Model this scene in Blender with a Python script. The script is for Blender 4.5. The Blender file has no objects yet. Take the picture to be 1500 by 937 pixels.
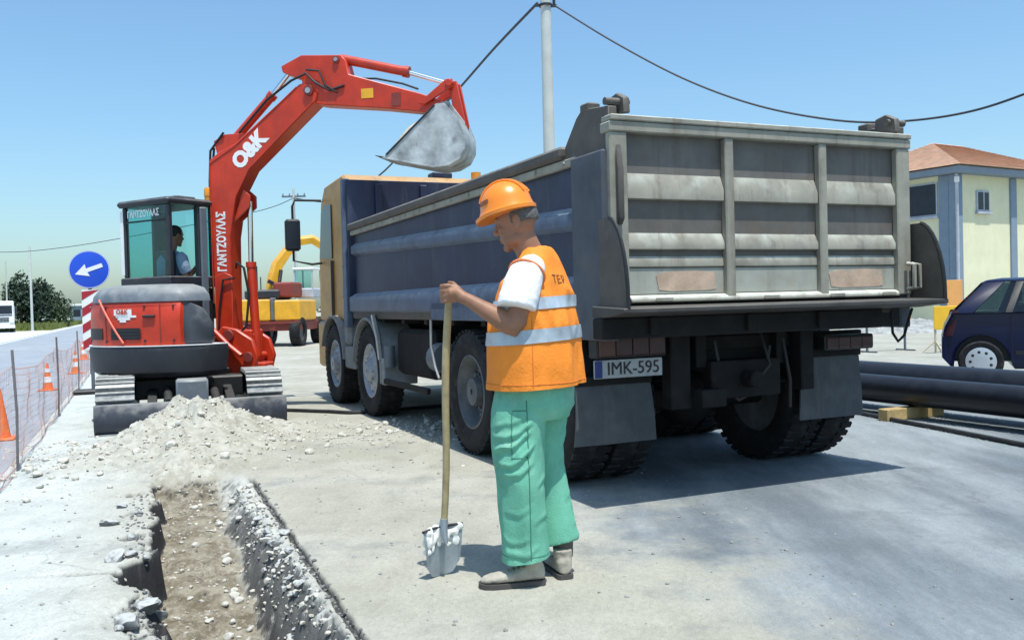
import bpy, bmesh, math, random
import numpy as np
from mathutils import Vector, Matrix, noise as mnoise
random.seed(7)
rad = math.radians
SC = bpy.context.scene
COL = SC.collection

# ------------------------------------------------------------------ camera
FPX, CAMH = 1340.0, 1.30
PITCH, ROLL = math.atan(24.5 / FPX), rad(1.5)
fwd = Vector((0, math.cos(PITCH), -math.sin(PITCH)))
up0 = Vector((0, math.sin(PITCH), math.cos(PITCH)))
rt0 = Vector((1, 0, 0))
rt = rt0 * math.cos(ROLL) - up0 * math.sin(ROLL)
up = up0 * math.cos(ROLL) + rt0 * math.sin(ROLL)
cam = bpy.data.cameras.new('camera')
cam.sensor_width = 36
cam.lens = 36 * FPX / 1500
cam.clip_start, cam.clip_end = 0.1, 5000
co = bpy.data.objects.new('camera', cam)
COL.objects.link(co)
co.matrix_world = Matrix(((rt.x, up.x, -fwd.x, 0), (rt.y, up.y, -fwd.y, 0), (rt.z, up.z, -fwd.z, CAMH), (0, 0, 0, 1)))
SC.camera = co

# ------------------------------------------------------------------ light
SUN_EL = rad(72)
SUN_H = Vector((0.409, -0.913))            # the sun stands behind and to the right
wd = bpy.data.worlds.new('World')
SC.world = wd
wd.use_nodes = True
nt = wd.node_tree
sky = nt.nodes.new('ShaderNodeTexSky')
sky.sky_type = 'NISHITA'
sky.sun_disc = False
sky.sun_elevation = SUN_EL
sky.sun_rotation = math.atan2(SUN_H.x, SUN_H.y)
sky.altitude = 0
sky.air_density, sky.dust_density, sky.ozone_density = 1.2, 1.5, 6.0
tint = nt.nodes.new('ShaderNodeMix')           # the photograph's slightly cyan white balance
tint.data_type, tint.blend_type = 'RGBA', 'MULTIPLY'
tint.inputs[0].default_value = 1.0
tint.inputs[7].default_value = (.94, 1.08, 1.07, 1)
nt.links.new(sky.outputs[0], tint.inputs[6])
nt.links.new(tint.outputs[2], nt.nodes['Background'].inputs[0])
nt.nodes['Background'].inputs[1].default_value = 0.145
sl = bpy.data.lights.new('sun', 'SUN')
sl.energy, sl.angle, sl.color = 4.3, rad(0.5), (1.0, 0.975, 0.92)
so = bpy.data.objects.new('sun', sl)
COL.objects.link(so)
so.location = (8, -15, 30)
sd = Vector((SUN_H.x * math.cos(SUN_EL), SUN_H.y * math.cos(SUN_EL), math.sin(SUN_EL)))
so.rotation_euler = sd.to_track_quat('Z', 'Y').to_euler()
SC.view_settings.view_transform = 'Standard'
SC.view_settings.look = 'None'
SC.view_settings.exposure = 0.28
SC.view_settings.gamma = 1.0

# ------------------------------------------------------------------ materials
def pm(name, col, rough=.6, metal=0.0, var=.18, vs=3.0, bump=0.0, bs=40.0, dust=0.0, dcol=(.42, .42, .38), stain=0.0, scol=(.12, .07, .04), ss=6.0, coat=0.0, spec=.5, streak=0.0, kcol=(.06, .055, .05)):
    """procedural paint/metal/cloth: broad mottling, optional dust lying on upward faces, stains and fine relief"""
    m = bpy.data.materials.new(name)
    m.use_nodes = True
    t = m.node_tree
    N, L = t.nodes, t.links
    b = N['Principled BSDF']
    b.inputs['Roughness'].default_value = rough
    b.inputs['Metallic'].default_value = metal
    b.inputs['Specular IOR Level'].default_value = spec
    b.inputs['Coat Weight'].default_value = coat
    tc = N.new('ShaderNodeTexCoord')
    no = N.new('ShaderNodeTexNoise')
    no.inputs['Scale'].default_value = vs
    no.inputs['Detail'].default_value = 7
    no.inputs['Roughness'].default_value = .65
    L.new(tc.outputs['Object'], no.inputs['Vector'])
    cr = N.new('ShaderNodeValToRGB')
    c = Vector(col[:3])
    cr.color_ramp.elements[0].position, cr.color_ramp.elements[1].position = .3, .7
    cr.color_ramp.elements[0].color = (*(c * (1 - var)), 1)
    cr.color_ramp.elements[1].color = (*(c * (1 + var)), 1)
    L.new(no.outputs['Fac'], cr.inputs['Fac'])
    out = cr.outputs['Color']
    def mix(fac, colour):
        nonlocal out
        mx = N.new('ShaderNodeMix')
        mx.data_type = 'RGBA'
        L.new(fac, mx.inputs[0])
        L.new(out, mx.inputs[6])
        mx.inputs[7].default_value = (*colour, 1)
        out = mx.outputs[2]
    def ramp(src, lo, hi, amt):
        mr = N.new('ShaderNodeMapRange')
        mr.interpolation_type = 'SMOOTHSTEP'
        mr.inputs[1].default_value, mr.inputs[2].default_value = lo, hi
        mr.inputs[4].default_value = amt
        L.new(src, mr.inputs[0])
        return mr.outputs[0]
    if stain:
        n2 = N.new('ShaderNodeTexNoise')
        n2.inputs['Scale'].default_value = ss
        n2.inputs['Detail'].default_value = 8
        mp = N.new('ShaderNodeMapping')
        mp.inputs['Location'].default_value = (3.1, 7.7, 1.3)
        L.new(tc.outputs['Object'], mp.inputs[0])
        L.new(mp.outputs[0], n2.inputs['Vector'])
        mix(ramp(n2.outputs['Fac'], .52, .72, stain), scol)
    if dust:
        ge = N.new('ShaderNodeNewGeometry')
        sx = N.new('ShaderNodeSeparateXYZ')
        L.new(ge.outputs['Normal'], sx.inputs[0])
        n3 = N.new('ShaderNodeTexNoise')
        n3.inputs['Scale'].default_value = vs * 2.3
        n3.inputs['Detail'].default_value = 6
        L.new(tc.outputs['Object'], n3.inputs['Vector'])
        ad = N.new('ShaderNodeMath')
        ad.operation = 'MULTIPLY_ADD'
        L.new(n3.outputs['Fac'], ad.inputs[0])
        ad.inputs[1].default_value = 1.4
        L.new(sx.outputs['Z'], ad.inputs[2])
        mix(ramp(ad.outputs[0], .80, 1.75, dust), dcol)
    if streak:                                  # run-off marks: noise drawn out down the height
        n5 = N.new('ShaderNodeTexNoise')
        n5.inputs['Scale'].default_value = 9
        n5.inputs['Detail'].default_value = 6
        n5.inputs['Roughness'].default_value = .7
        m5 = N.new('ShaderNodeMapping')
        m5.inputs['Scale'].default_value = (1, 1, .10)
        L.new(tc.outputs['Object'], m5.inputs[0])
        L.new(m5.outputs[0], n5.inputs['Vector'])
        mix(ramp(n5.outputs['Fac'], .50, .70, streak), kcol)
    L.new(out, b.inputs['Base Color'])
    if bump:
        n4 = N.new('ShaderNodeTexNoise')
        n4.inputs['Scale'].default_value = bs
        n4.inputs['Detail'].default_value = 5
        L.new(tc.outputs['Object'], n4.inputs['Vector'])
        bp = N.new('ShaderNodeBump')
        bp.inputs['Strength'].default_value = bump
        bp.inputs['Distance'].default_value = .01
        L.new(n4.outputs['Fac'], bp.inputs['Height'])
        L.new(bp.outputs[0], b.inputs['Normal'])
    return m

def glass(name, tint, refl=.12):
    m = bpy.data.materials.new(name)
    m.use_nodes = True
    t = m.node_tree
    N, L = t.nodes, t.links
    N.remove(N['Principled BSDF'])
    tr = N.new('ShaderNodeBsdfTransparent')
    tr.inputs[0].default_value = (*tint, 1)
    gl = N.new('ShaderNodeBsdfGlossy')
    gl.inputs['Roughness'].default_value = .03
    mx = N.new('ShaderNodeMixShader')
    mx.inputs[0].default_value = refl
    L.new(tr.outputs[0], mx.inputs[1])
    L.new(gl.outputs[0], mx.inputs[2])
    L.new(mx.outputs[0], N['Material Output'].inputs[0])
    return m

RED = pm('red_paint', (.50, .033, .008), .42, var=.22, vs=2.5, dust=.12, bump=.08, stain=.35, scol=(.30, .025, .012), ss=4, streak=.25, kcol=(.20, .03, .02))
DARK = pm('dark_machine_paint', (.016, .018, .024), .5, var=.3, dust=.22)
GREYP = pm('grey_machine_paint', (.105, .125, .145), .5, var=.2, dust=.5)
BLACK = pm('black_plastic', (.009, .009, .010), .55, var=.3, dust=.1)
RUBBER = pm('tyre_rubber', (.014, .014, .015), .85, var=.4, vs=8, dust=.18, bump=.3, bs=60, dcol=(.2, .2, .2), stain=.4, scol=(.06, .06, .06), ss=9, spec=.3)
STEEL = pm('worn_steel', (.42, .43, .43), .42, .75, var=.3, vs=6, stain=.4, scol=(.2, .17, .14))
CHROME = pm('chrome_rod', (.75, .76, .78), .18, 1.0, var=.05)
BUCK = pm('dusty_bucket_steel', (.40, .43, .43), .6, .15, var=.4, vs=4, stain=.75, scol=(.13, .135, .14), ss=3.5, dust=.6, bump=.2)
TRACKM = pm('track_steel', (.24, .25, .25), .6, .2, var=.4, vs=8, dust=.85, dcol=(.5, .5, .46))
BLADEM = pm('blade_paint', (.030, .036, .050), .55, .1, var=.45, vs=4, stain=.45, scol=(.14, .15, .155), ss=5, dust=.5)
TEAL = glass('cab_glass', (.62, .86, .86), .07)
CARGLASS = glass('car_glass', (.42, .50, .50), .06)
BLUEB = pm('blue_body_paint', (.009, .015, .048), .5, var=.35, vs=2.2, stain=.35, scol=(.035, .048, .085), ss=2.5, dust=.35, dcol=(.2, .23, .27), bump=.2, bs=12, streak=.5, kcol=(.05, .062, .085))
BLUER = pm('scuffed_blue_rib', (.075, .105, .16), .55, var=.3, vs=3, stain=.5, scol=(.025, .036, .075), ss=4, dust=.5, dcol=(.40, .45, .48))
GREYG = pm('weathered_grey_green', (.275, .262, .21), .65, var=.22, vs=3, stain=.5, scol=(.12, .105, .085), ss=4.2, dust=.75, dcol=(.62, .66, .58), bump=.3, bs=14, streak=.55, kcol=(.115, .085, .055))
PANELD = pm('shade_toned_panel', (.125, .115, .10), .62, var=.28, vs=2.6, stain=.6, scol=(.12, .095, .07), ss=3.2, bump=.35, bs=10, streak=.6, kcol=(.085, .07, .055))  # base darkened to paint the tailgate recess shadow in, beneath stains and streaks
PANELL = pm('pale_lower_panel', (.34, .345, .29), .6, var=.15, vs=3, stain=.45, scol=(.26, .19, .13), ss=3, bump=.25, bs=12, streak=.4, kcol=(.19, .16, .12))
RUSTP = pm('rusty_patch', (.46, .33, .235), .7, var=.25, vs=5, stain=.6, scol=(.33, .29, .24), ss=6, bump=.2)
BROWNS = pm('brown_worn_steel', (.088, .076, .064), .65, .1, var=.3, vs=4, stain=.5, scol=(.07, .06, .055), ss=5, dust=.3, bump=.2)
CHASS = pm('chassis_black', (.010, .0095, .0095), .75, var=.4, vs=5, dust=.25, dcol=(.09, .085, .08), stain=.4, scol=(.03, .027, .025), spec=.25)
FLAP = pm('mudflap_rubber', (.060, .066, .070), .75, var=.25, vs=4, stain=.45, scol=(.12, .125, .125), ss=5, bump=.15, streak=.4, kcol=(.11, .115, .115))
ORANGEC = pm('orange_cab_paint', (.50, .245, .03), .45, var=.2, dust=.35, stain=.4, scol=(.24, .15, .06), streak=.4, kcol=(.16, .10, .05))
DUSTYF = pm('dusty_fender', (.20, .21, .21), .7, var=.25, vs=5, dust=.5)
RIMD = pm('dark_dusty_rim', (.10, .105, .11), .65, .1, var=.4, vs=7, stain=.4, scol=(.05, .05, .05))
RIM = pm('dusty_rim', (.34, .36, .38), .5, .3, var=.35, vs=7, stain=.4, scol=(.12, .12, .12))
LENSR = pm('red_lens', (.040, .008, .009), .3, var=.4, vs=12)
LENSD = pm('dull_amber_lens', (.085, .028, .014), .35)
LENSO = pm('amber_lens', (.65, .25, .02), .3)
WHITE = pm('white_paint', (.78, .79, .78), .5, var=.06)
PLATEW = pm('plate_white', (.34, .35, .35), .5, var=.2, vs=20)
PLATEB = pm('plate_blue', (.015, .028, .15), .5)
INK = pm('black_ink', (.012, .012, .014), .6)
SIGNB = pm('sign_blue', (.012, .075, .56), .4, var=.08)
SIGNR = pm('sign_red', (.36, .015, .025), .45, var=.12)
ORANGE = pm('cone_orange', (.80, .15, .02), .55, var=.12, stain=.3, scol=(.55, .25, .12))
SKIN = pm('skin', (.27, .13, .072), .55, var=.15, vs=14, stain=.35, scol=(.26, .10, .06), ss=10, bump=.1, bs=120)
HAIR = pm('grey_hair', (.10, .098, .092), .8, var=.4, vs=60, bump=.6, bs=150)
VEST = pm('orange_vest_cloth', (.86, .25, .018), .75, var=.10, vs=5, bump=.25, bs=90)
REFL = pm('reflective_tape', (.40, .46, .50), .4, .25, var=.25, vs=9)
TRIM = pm('vest_edge', (.72, .20, .06), .7)
SHIRT = pm('white_cotton', (.82, .82, .82), .85, var=.05, bump=.2, bs=60)
TROUS = pm('green_work_cloth', (.135, .42, .29), .88, var=.16, vs=9, bump=.45, bs=220, stain=.45, scol=(.27, .50, .39), ss=3.5, dust=.3, dcol=(.4, .5, .42))
HELM = pm('orange_helmet', (.83, .235, .015), .32, var=.08, coat=.3)
SHOE = pm('dusty_suede_shoe', (.37, .34, .28), .9, var=.25, vs=18, bump=.3, stain=.4, scol=(.16, .14, .12), ss=10)
SOLE = pm('shoe_sole', (.07, .065, .06), .85)
WOODH = pm('old_wood_handle', (.40, .32, .17), .7, var=.3, vs=12, stain=.5, scol=(.2, .12, .07), ss=6)
SHOVB = pm('shovel_steel', (.33, .38, .42), .5, .3, var=.3, vs=9, stain=.5, scol=(.33, .35, .35))
CEMENT = pm('dried_cement', (.80, .80, .77), .9, var=.12, bump=.4)
BLUESH = pm('driver_shirt', (.20, .27, .36), .85, var=.15, bump=.2)
CONC = pm('concrete_post', (.50, .52, .49), .85, var=.12, vs=2, bump=.2)
CABLEM = pm('cable_black', (.02, .025, .035), .6)
PIPEM = pm('black_polyethylene', (.007, .008, .011), .36, var=.3, vs=4, dust=.10, dcol=(.12, .12, .12), spec=.4)
WOODB = pm('pale_timber', (.42, .30, .13), .8, var=.3, vs=10)
CARB = pm('dark_blue_car_paint', (.004, .007, .034), .28, 0.0, var=.1, coat=.12, spec=.35)
CREAM = pm('cream_render', (.71, .69, .47), .9, var=.07, vs=1.2, bump=.15, streak=.2, kcol=(.48, .47, .36))
GBLUE = pm('grey_blue_render', (.20, .26, .33), .85, var=.08)
TILE = pm('terracotta_tile', (.78, .50, .345), .85, var=.2, vs=3, stain=.45, scol=(.56, .42, .32), ss=3)
DWIN = pm('window_glass_dark', (.018, .024, .036), .22, var=.3, spec=.35)
SHUT = pm('pale_window_frame', (.42, .45, .5), .6)
YELLOW = pm('machine_yellow', (.72, .36, .015), .5, var=.15, stain=.25, scol=(.4, .2, .06), dust=.3)
DARKRED = pm('dark_red_paint', (.20, .03, .022), .6, var=.2)
REBAR = pm('rebar', (.16, .15, .15), .8, var=.3)
NETM = pm('orange_net', (.62, .33, .26), .8, var=.15)
STONE = pm('broken_stone', (.50, .49, .43), .9, var=.25, vs=14, bump=.5, bs=30)
STONED = pm('broken_asphalt', (.15, .155, .155), .9, var=.4, vs=18, bump=.6, bs=40, dust=.8, dcol=(.5, .52, .5))
SOIL = pm('loose_soil', (.40, .365, .28), .95, var=.3, vs=8, bump=.6, bs=30)
BARK = pm('bark', (.10, .075, .05), .9, var=.3)
LEAF = pm('foliage', (.045, .075, .032), .7, var=.45, vs=1.5)
LEAFD = pm('dark_foliage', (.028, .055, .032), .7, var=.45, vs=1.5)
GRASS = pm('roadside_grass', (.16, .19, .05), .85, var=.4, vs=.6)

# ------------------------------------------------------------------ mesh builder
class MB:
    def __init__(s):
        s.bm = bmesh.new()
    def box(s, c, size, rot=(0, 0, 0)):
        from mathutils import Euler
        mt = Matrix.Translation(c) @ Euler(rot).to_matrix().to_4x4() @ Matrix.Diagonal((*size, 1))
        bmesh.ops.create_cube(s.bm, size=1, matrix=mt)
        return s
    def bx(s, x0, x1, y0, y1, z0, z1):
        return s.box(((x0 + x1) / 2, (y0 + y1) / 2, (z0 + z1) / 2), (abs(x1 - x0), abs(y1 - y0), abs(z1 - z0)))
    def prism(s, poly, plane, lo, hi):
        def P(a, b, c):
            return {'xz': (a, c, b), 'yz': (c, a, b), 'xy': (a, b, c)}[plane]
        n = len(poly)
        A = [s.bm.verts.new(P(a, b, lo)) for a, b in poly]
        B = [s.bm.verts.new(P(a, b, hi)) for a, b in poly]
        fs = [s.bm.faces.new(A), s.bm.faces.new(B[::-1])]
        for i in range(n):
            fs.append(s.bm.faces.new((A[i], B[i], B[(i + 1) % n], A[(i + 1) % n])))
        bmesh.ops.recalc_face_normals(s.bm, faces=fs)
        return s
    def loft(s, rings, cap=True):
        R = [[s.bm.verts.new(p) for p in r] for r in rings]
        n = len(R[0])
        fs = []
        for a, b in zip(R, R[1:]):
            for i in range(n):
                fs.append(s.bm.faces.new((a[i], a[(i + 1) % n], b[(i + 1) % n], b[i])))
        if cap:
            fs.append(s.bm.faces.new(R[0][::-1]))
            fs.append(s.bm.faces.new(R[-1]))
        bmesh.ops.recalc_face_normals(s.bm, faces=fs)
        return s
    def tube(s, pts, r, n=10, sq=(1, 1), cap=True):
        pts = [Vector(p) for p in pts]
        rr = r if isinstance(r, (list, tuple)) else [r] * len(pts)
        rings, prev = [], None
        for i, p in enumerate(pts):
            t = (pts[min(i + 1, len(pts) - 1)] - pts[max(i - 1, 0)]).normalized()
            if prev is None:
                a = Vector((0, 0, 1)) if abs(t.z) < .9 else Vector((1, 0, 0))
                x = t.cross(a).normalized()
            else:
                x = (prev - t * prev.dot(t)).normalized()
            prev = x
            y = t.cross(x)
            rings.append([p + (x * math.cos(2 * math.pi * k / n) * sq[0] + y * math.sin(2 * math.pi * k / n) * sq[1]) * rr[i] for k in range(n)])
        return s.loft(rings, cap)
    def cyl(s, p, q, r, r2=None, n=18):
        return s.tube([p, q], [r, r if r2 is None else r2], n)
    def lathe(s, prof, o, ax, n=32, cap=True):
        """profile of (radius, height along axis)"""
        o, ax = Vector(o), Vector(ax).normalized()
        a = Vector((0, 0, 1)) if abs(ax.z) < .9 else Vector((1, 0, 0))
        x = ax.cross(a).normalized()
        y = ax.cross(x)
        return s.loft([[o + ax * h + (x * math.cos(2 * math.pi * k / n) + y * math.sin(2 * math.pi * k / n)) * max(r, 1e-4) for k in range(n)] for r, h in prof], cap)
    def ball(s, c, r, u=14, v=10, rot=None):
        r = r if isinstance(r, (tuple, list)) else (r, r, r)
        mt = Matrix.Translation(c) @ (rot.to_4x4() if rot else Matrix()) @ Matrix.Diagonal((*r, 1))
        bmesh.ops.create_uvsphere(s.bm, u_segments=u, v_segments=v, radius=1, matrix=mt)
        return s
    def cut(s, co_, no_, fill=True):
        g = s.bm.verts[:] + s.bm.edges[:] + s.bm.faces[:]
        r = bmesh.ops.bisect_plane(s.bm, geom=g, plane_co=co_, plane_no=no_, clear_outer=True)
        if fill:
            ed = [e for e in r['geom_cut'] if isinstance(e, bmesh.types.BMEdge)]
            bmesh.ops.holes_fill(s.bm, edges=ed, sides=0)
        return s
    def mesh(s, name, bev=0.0, smooth=True, ang=35):
        if bev:
            es = [e for e in s.bm.edges if len(e.link_faces) == 2 and e.calc_face_angle(0) > rad(30)]
            bmesh.ops.bevel(s.bm, geom=es, offset=bev, segments=1, affect='EDGES', clamp_overlap=True)
        me = bpy.data.meshes.new(name)
        s.bm.to_mesh(me)
        s.bm.free()
        if smooth:
            for p in me.polygons:
                p.use_smooth = True
            me.set_sharp_from_angle(angle=rad(ang))
        return me
    def obj(s, name, mat, parent=None, loc=(0, 0, 0), rz=0.0, bev=0.0, smooth=True, ang=35):
        me = s.mesh(name, bev, smooth, ang)
        me.materials.append(mat)
        return mobj(name, me, parent, loc, rz)

def mobj(name, me, parent=None, loc=(0, 0, 0), rz=0.0):
    o = bpy.data.objects.new(name, me)
    COL.objects.link(o)
    o.parent = parent
    o.location = loc
    o.rotation_euler = (0, 0, rz)
    return o

def tag(o, label=None, cat=None, group=None, kind=None):
    for k, v in (('label', label), ('category', cat), ('group', group), ('kind', kind)):
        if v:
            o[k] = v
    return o

def thing(name, label, cat, loc=(0, 0, 0), rz=0.0, group=None):
    o = bpy.data.objects.new(name, None)
    o.empty_display_size = .2
    COL.objects.link(o)
    o.location = loc
    o.rotation_euler = (0, 0, rz)
    return tag(o, label, cat, group)

def copy_tree(o, parent=None):
    c = o.copy()
    COL.objects.link(c)
    c.parent = parent
    for ch in list(o.children):
        copy_tree(ch, c)
    return c

def text(name, body, size, mat, parent, org, xd, yd, ext=.002, bold=0.0, sx=1.0):
    """flat lettering, centred at org, running along xd with its tops towards yd"""
    cu = bpy.data.curves.new(name, 'FONT')
    cu.body = body
    cu.size = size
    cu.align_x, cu.align_y = 'CENTER', 'CENTER'
    cu.extrude = ext
    cu.offset = bold
    cu.resolution_u = 3
    ob = bpy.data.objects.new(name, cu)
    COL.objects.link(ob)
    dg = bpy.context.evaluated_depsgraph_get()
    me = bpy.data.meshes.new_from_object(ob.evaluated_get(dg))
    bpy.data.objects.remove(ob)
    x, y = Vector(xd).normalized(), Vector(yd).normalized()
    z = x.cross(y)
    x = x * sx
    me.transform(Matrix(((x.x, y.x, z.x, org[0]), (x.y, y.y, z.y, org[1]), (x.z, y.z, z.z, org[2]), (0, 0, 0, 1))))
    me.materials.clear()
    me.materials.append(mat)
    o = bpy.data.objects.new(name, me)
    COL.objects.link(o)
    o.parent = parent
    return o

def remeshed(mb, vox, smooth=6, name='body'):
    me = bpy.data.meshes.new(name)
    mb.bm.to_mesh(me)
    mb.bm.free()
    ob = bpy.data.objects.new(name, me)
    COL.objects.link(ob)
    md = ob.modifiers.new('r', 'REMESH')
    md.mode = 'VOXEL'
    md.voxel_size = vox
    if smooth:
        ms = ob.modifiers.new('s', 'SMOOTH')
        ms.iterations = smooth
        ms.factor = .5
    dg = bpy.context.evaluated_depsgraph_get()
    out = bpy.data.meshes.new_from_object(ob.evaluated_get(dg))
    bpy.data.objects.remove(ob)
    out.name = name
    return out

def displace(me, fn):
    """move each vertex along its normal by fn(co, normal)"""
    ns = [v.normal.copy() for v in me.vertices]
    cs = [v.co.copy() for v in me.vertices]
    me.vertices.foreach_set('co', [x for c, n in zip(cs, ns) for x in (c + n * fn(c, n))])
    me.update()

def finish(me, mat, name, parent=None, loc=(0, 0, 0), rz=0.0):
    me.materials.clear()
    me.materials.append(mat)
    for p in me.polygons:
        p.use_smooth = True
    return mobj(name, me, parent, loc, rz)

def fbm(x, y, z=0.0, o=4):
    return mnoise.fractal(Vector((x, y, z)), 1.0, 2.0, o)

# ================================================================== ground
YAW = rad(22.3)
T0 = Vector((-1.39, 3.6))
TFv = Vector((-math.sin(YAW), math.cos(YAW)))
TRv = Vector((math.cos(YAW), math.sin(YAW)))
def st(x, y):
    d = Vector((x, y)) - T0
    return d.dot(TFv), d.dot(TRv)
def sstep(a, b, x):
    x = min(1, max(0, (x - a) / (b - a)))
    return x * x * (3 - 2 * x)
def terrain(s, t):
    """height and soil amount at trench coordinates"""
    nz = fbm(s * 3.1, t * 3.1, 0, 5)
    nf = fbm(s * 11, t * 11, 5, 4)
    # trench
    d = .40 - .26 * sstep(.6, 3.2, s)
    d *= 1 - sstep(3.3, 3.75, s)
    el = .05 * fbm(s * 2.2, 1.7, 3, 3) + .035 * fbm(s * 9, 4.2, 3, 3) + .022 * fbm(s * 31, 2.2, 7, 3) - .02
    if .75 < s < 1.5:                               # broken-out corner of the left edge
        el -= .20 * sstep(.75, .95, s) * (1 - sstep(1.2, 1.5, s))
    nr = 1 - sstep(.55, 1.0, s)
    el -= .07 * nr
    lw = sstep(el, el + .045 + .19 * nr, t)
    er = .535 - .022 * s + .05 * fbm(s * 2.6, 8.1, 1, 3) + .03 * fbm(s * 8, 2.2, 1, 3) + .02 * fbm(s * 27, 6.2, 2, 3)
    rw = 1 - sstep(er - .06 + .02 * nf, min(.685, er + .15 + .05 * nf), t)
    inn = lw * rw
    z = -d * inn
    cut = 0.0
    soil = inn * (1 - sstep(3.9, 4.4, s))
    bank = sstep(er - .08, er + .05, t) * (1 - sstep(.64, .69, t)) * (1 - sstep(3.3, 3.8, s))
    z += inn * (.035 * nz + .02 * nf) * (1 if s < 4 else 0)
    z += bank * (.028 * nz + .030 * nf - .012)
    loose = (1 - sstep(-.02, .0, t)) * sstep(-.30 + .1 * nz, -.02, t) * (1 - sstep(.5, .8, s))
    z -= loose * (.05 + .035 * nf + .03 * nz)
    # crack running left from the broken corner
    ck = abs((s - 1.15) + .32 * (t + .2) + .04 * fbm(t * 7, 1, 1, 3))
    if -.75 < t < -.1:
        cut = (1 - sstep(.0, .030, ck)) * sstep(-.75, -.3, t)
        z -= .05 * cut
    # saw cut along the right side
    if s < 3.5:
        q_ = (1 - sstep(.009, .024, abs(t - .70 - .010 * fbm(s * 5, 3, 3, 3)))) * (1 - sstep(3.3, 3.5, s))
        z -= .035 * q_
        cut = max(cut, q_)
    # spoil heap in front of the blade
    if s > 2.8:
        hp = .37 * math.exp(-abs((s - 5.7) / (1.15 if s < 5.7 else .8)) ** 2.6 - abs((t - .45) / .62) ** 2.8)
        hp += .10 * math.exp(-((s - 5.0) / .7) ** 2 - ((t + .35) / .42) ** 2)
        hp += .09 * math.exp(-((s - 5.9) / .40) ** 2 - ((t - 1.40) / .45) ** 2)
        hp += .05 * math.exp(-((s - 4.3) / .5) ** 2 - ((t + .65) / .40) ** 2)
        hp += .09 * math.exp(-((s - 4.15) / .5) ** 2 - ((t - .3) / .32) ** 2)
        hp *= (1 - sstep(6.45, 6.62, s)) * sstep(-1.15, -.85, t)
        k = min(1, hp / .05)
        z += hp * (1 + .35 * nz) + k * .028 * nf
        soil = max(soil, .8 * sstep(.02, .10, hp))
    # the edge of the fine patch melts into the flat ground
    if s < 3.6 and -.30 < t < .02:
        pk = sstep(.05, .35, fbm(s * 4.5, t * 6.0, 9, 3)) * sstep(-.30, -.18, t) * (1 - inn)
        z -= pk * (.025 + .02 * abs(nf))
        cut = max(cut, .8 * pk * sstep(.0, .25, fbm(s * 14, t * 14, 2, 3)))
    return z, soil, bank, cut

def build_ground():
    tv = [*np.arange(-2.6, -.36, .05), *np.arange(-.36, .80, .0085), *np.arange(.80, 3.6, .05)]
    sv = [*np.arange(-1.6, 4.0, .016), *np.arange(4.0, 7.4, .028), 7.6]
    tv[-1], nt_, ns_ = 3.6, len(tv), len(sv)
    V, A = [], []
    for i, s in enumerate(sv):
        for j, t in enumerate(tv):
            z, so_, bk, cu = terrain(s, t)
            f = min(1, (t - tv[0]) / .3) * min(1, (tv[-1] - t) / .3) * min(1, (sv[-1] - s) / .3)
            if i == 0 or j == 0 or i == ns_ - 1 or j == nt_ - 1:
                f = 0
            p = T0 + TFv * s + TRv * t
            V.append((p.x, p.y, z * f))
            A.append((so_ * f, bk, cu * f))
    F = []
    for i in range(ns_ - 1):
        for j in range(nt_ - 1):
            a = i * nt_ + j
            F.append((a, a + 1, a + nt_ + 1, a + nt_))
    # outer frame out to the horizon
    def corner(s, t):
        p = T0 + TFv * s + TRv * t
        V.append((p.x, p.y, 0))
        A.append((0, 0, 0))
        return len(V) - 1
    big = 3000
    i00, i01, i10, i11 = 0, nt_ - 1, (ns_ - 1) * nt_, ns_ * nt_ - 1
    o00, o01, o10, o11 = corner(-60, -big), corner(-60, big), corner(big, -big), corner(big, big)
    F += [tuple([o00, o01] + list(range(i01, i00 - 1, -1))),
          tuple(list(range(i10, i11 + 1)) + [o11, o10]),
          tuple([o00] + [k * nt_ for k in range(ns_)] + [o10]),
          tuple([o01, o11] + [k * nt_ + nt_ - 1 for k in range(ns_ - 1, -1, -1)])]
    me = bpy.data.meshes.new('ground')
    me.from_pydata(V, [], F)
    at = me.color_attributes.new('zones', 'FLOAT_COLOR', 'POINT')
    at.data.foreach_set('color', [c for a in A for c in (*a, 1.0)])
    for p in me.polygons:
        p.use_smooth = True
    me.update()
    o = mobj('ground', me)
    tag(o, kind='structure')
    return o

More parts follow.
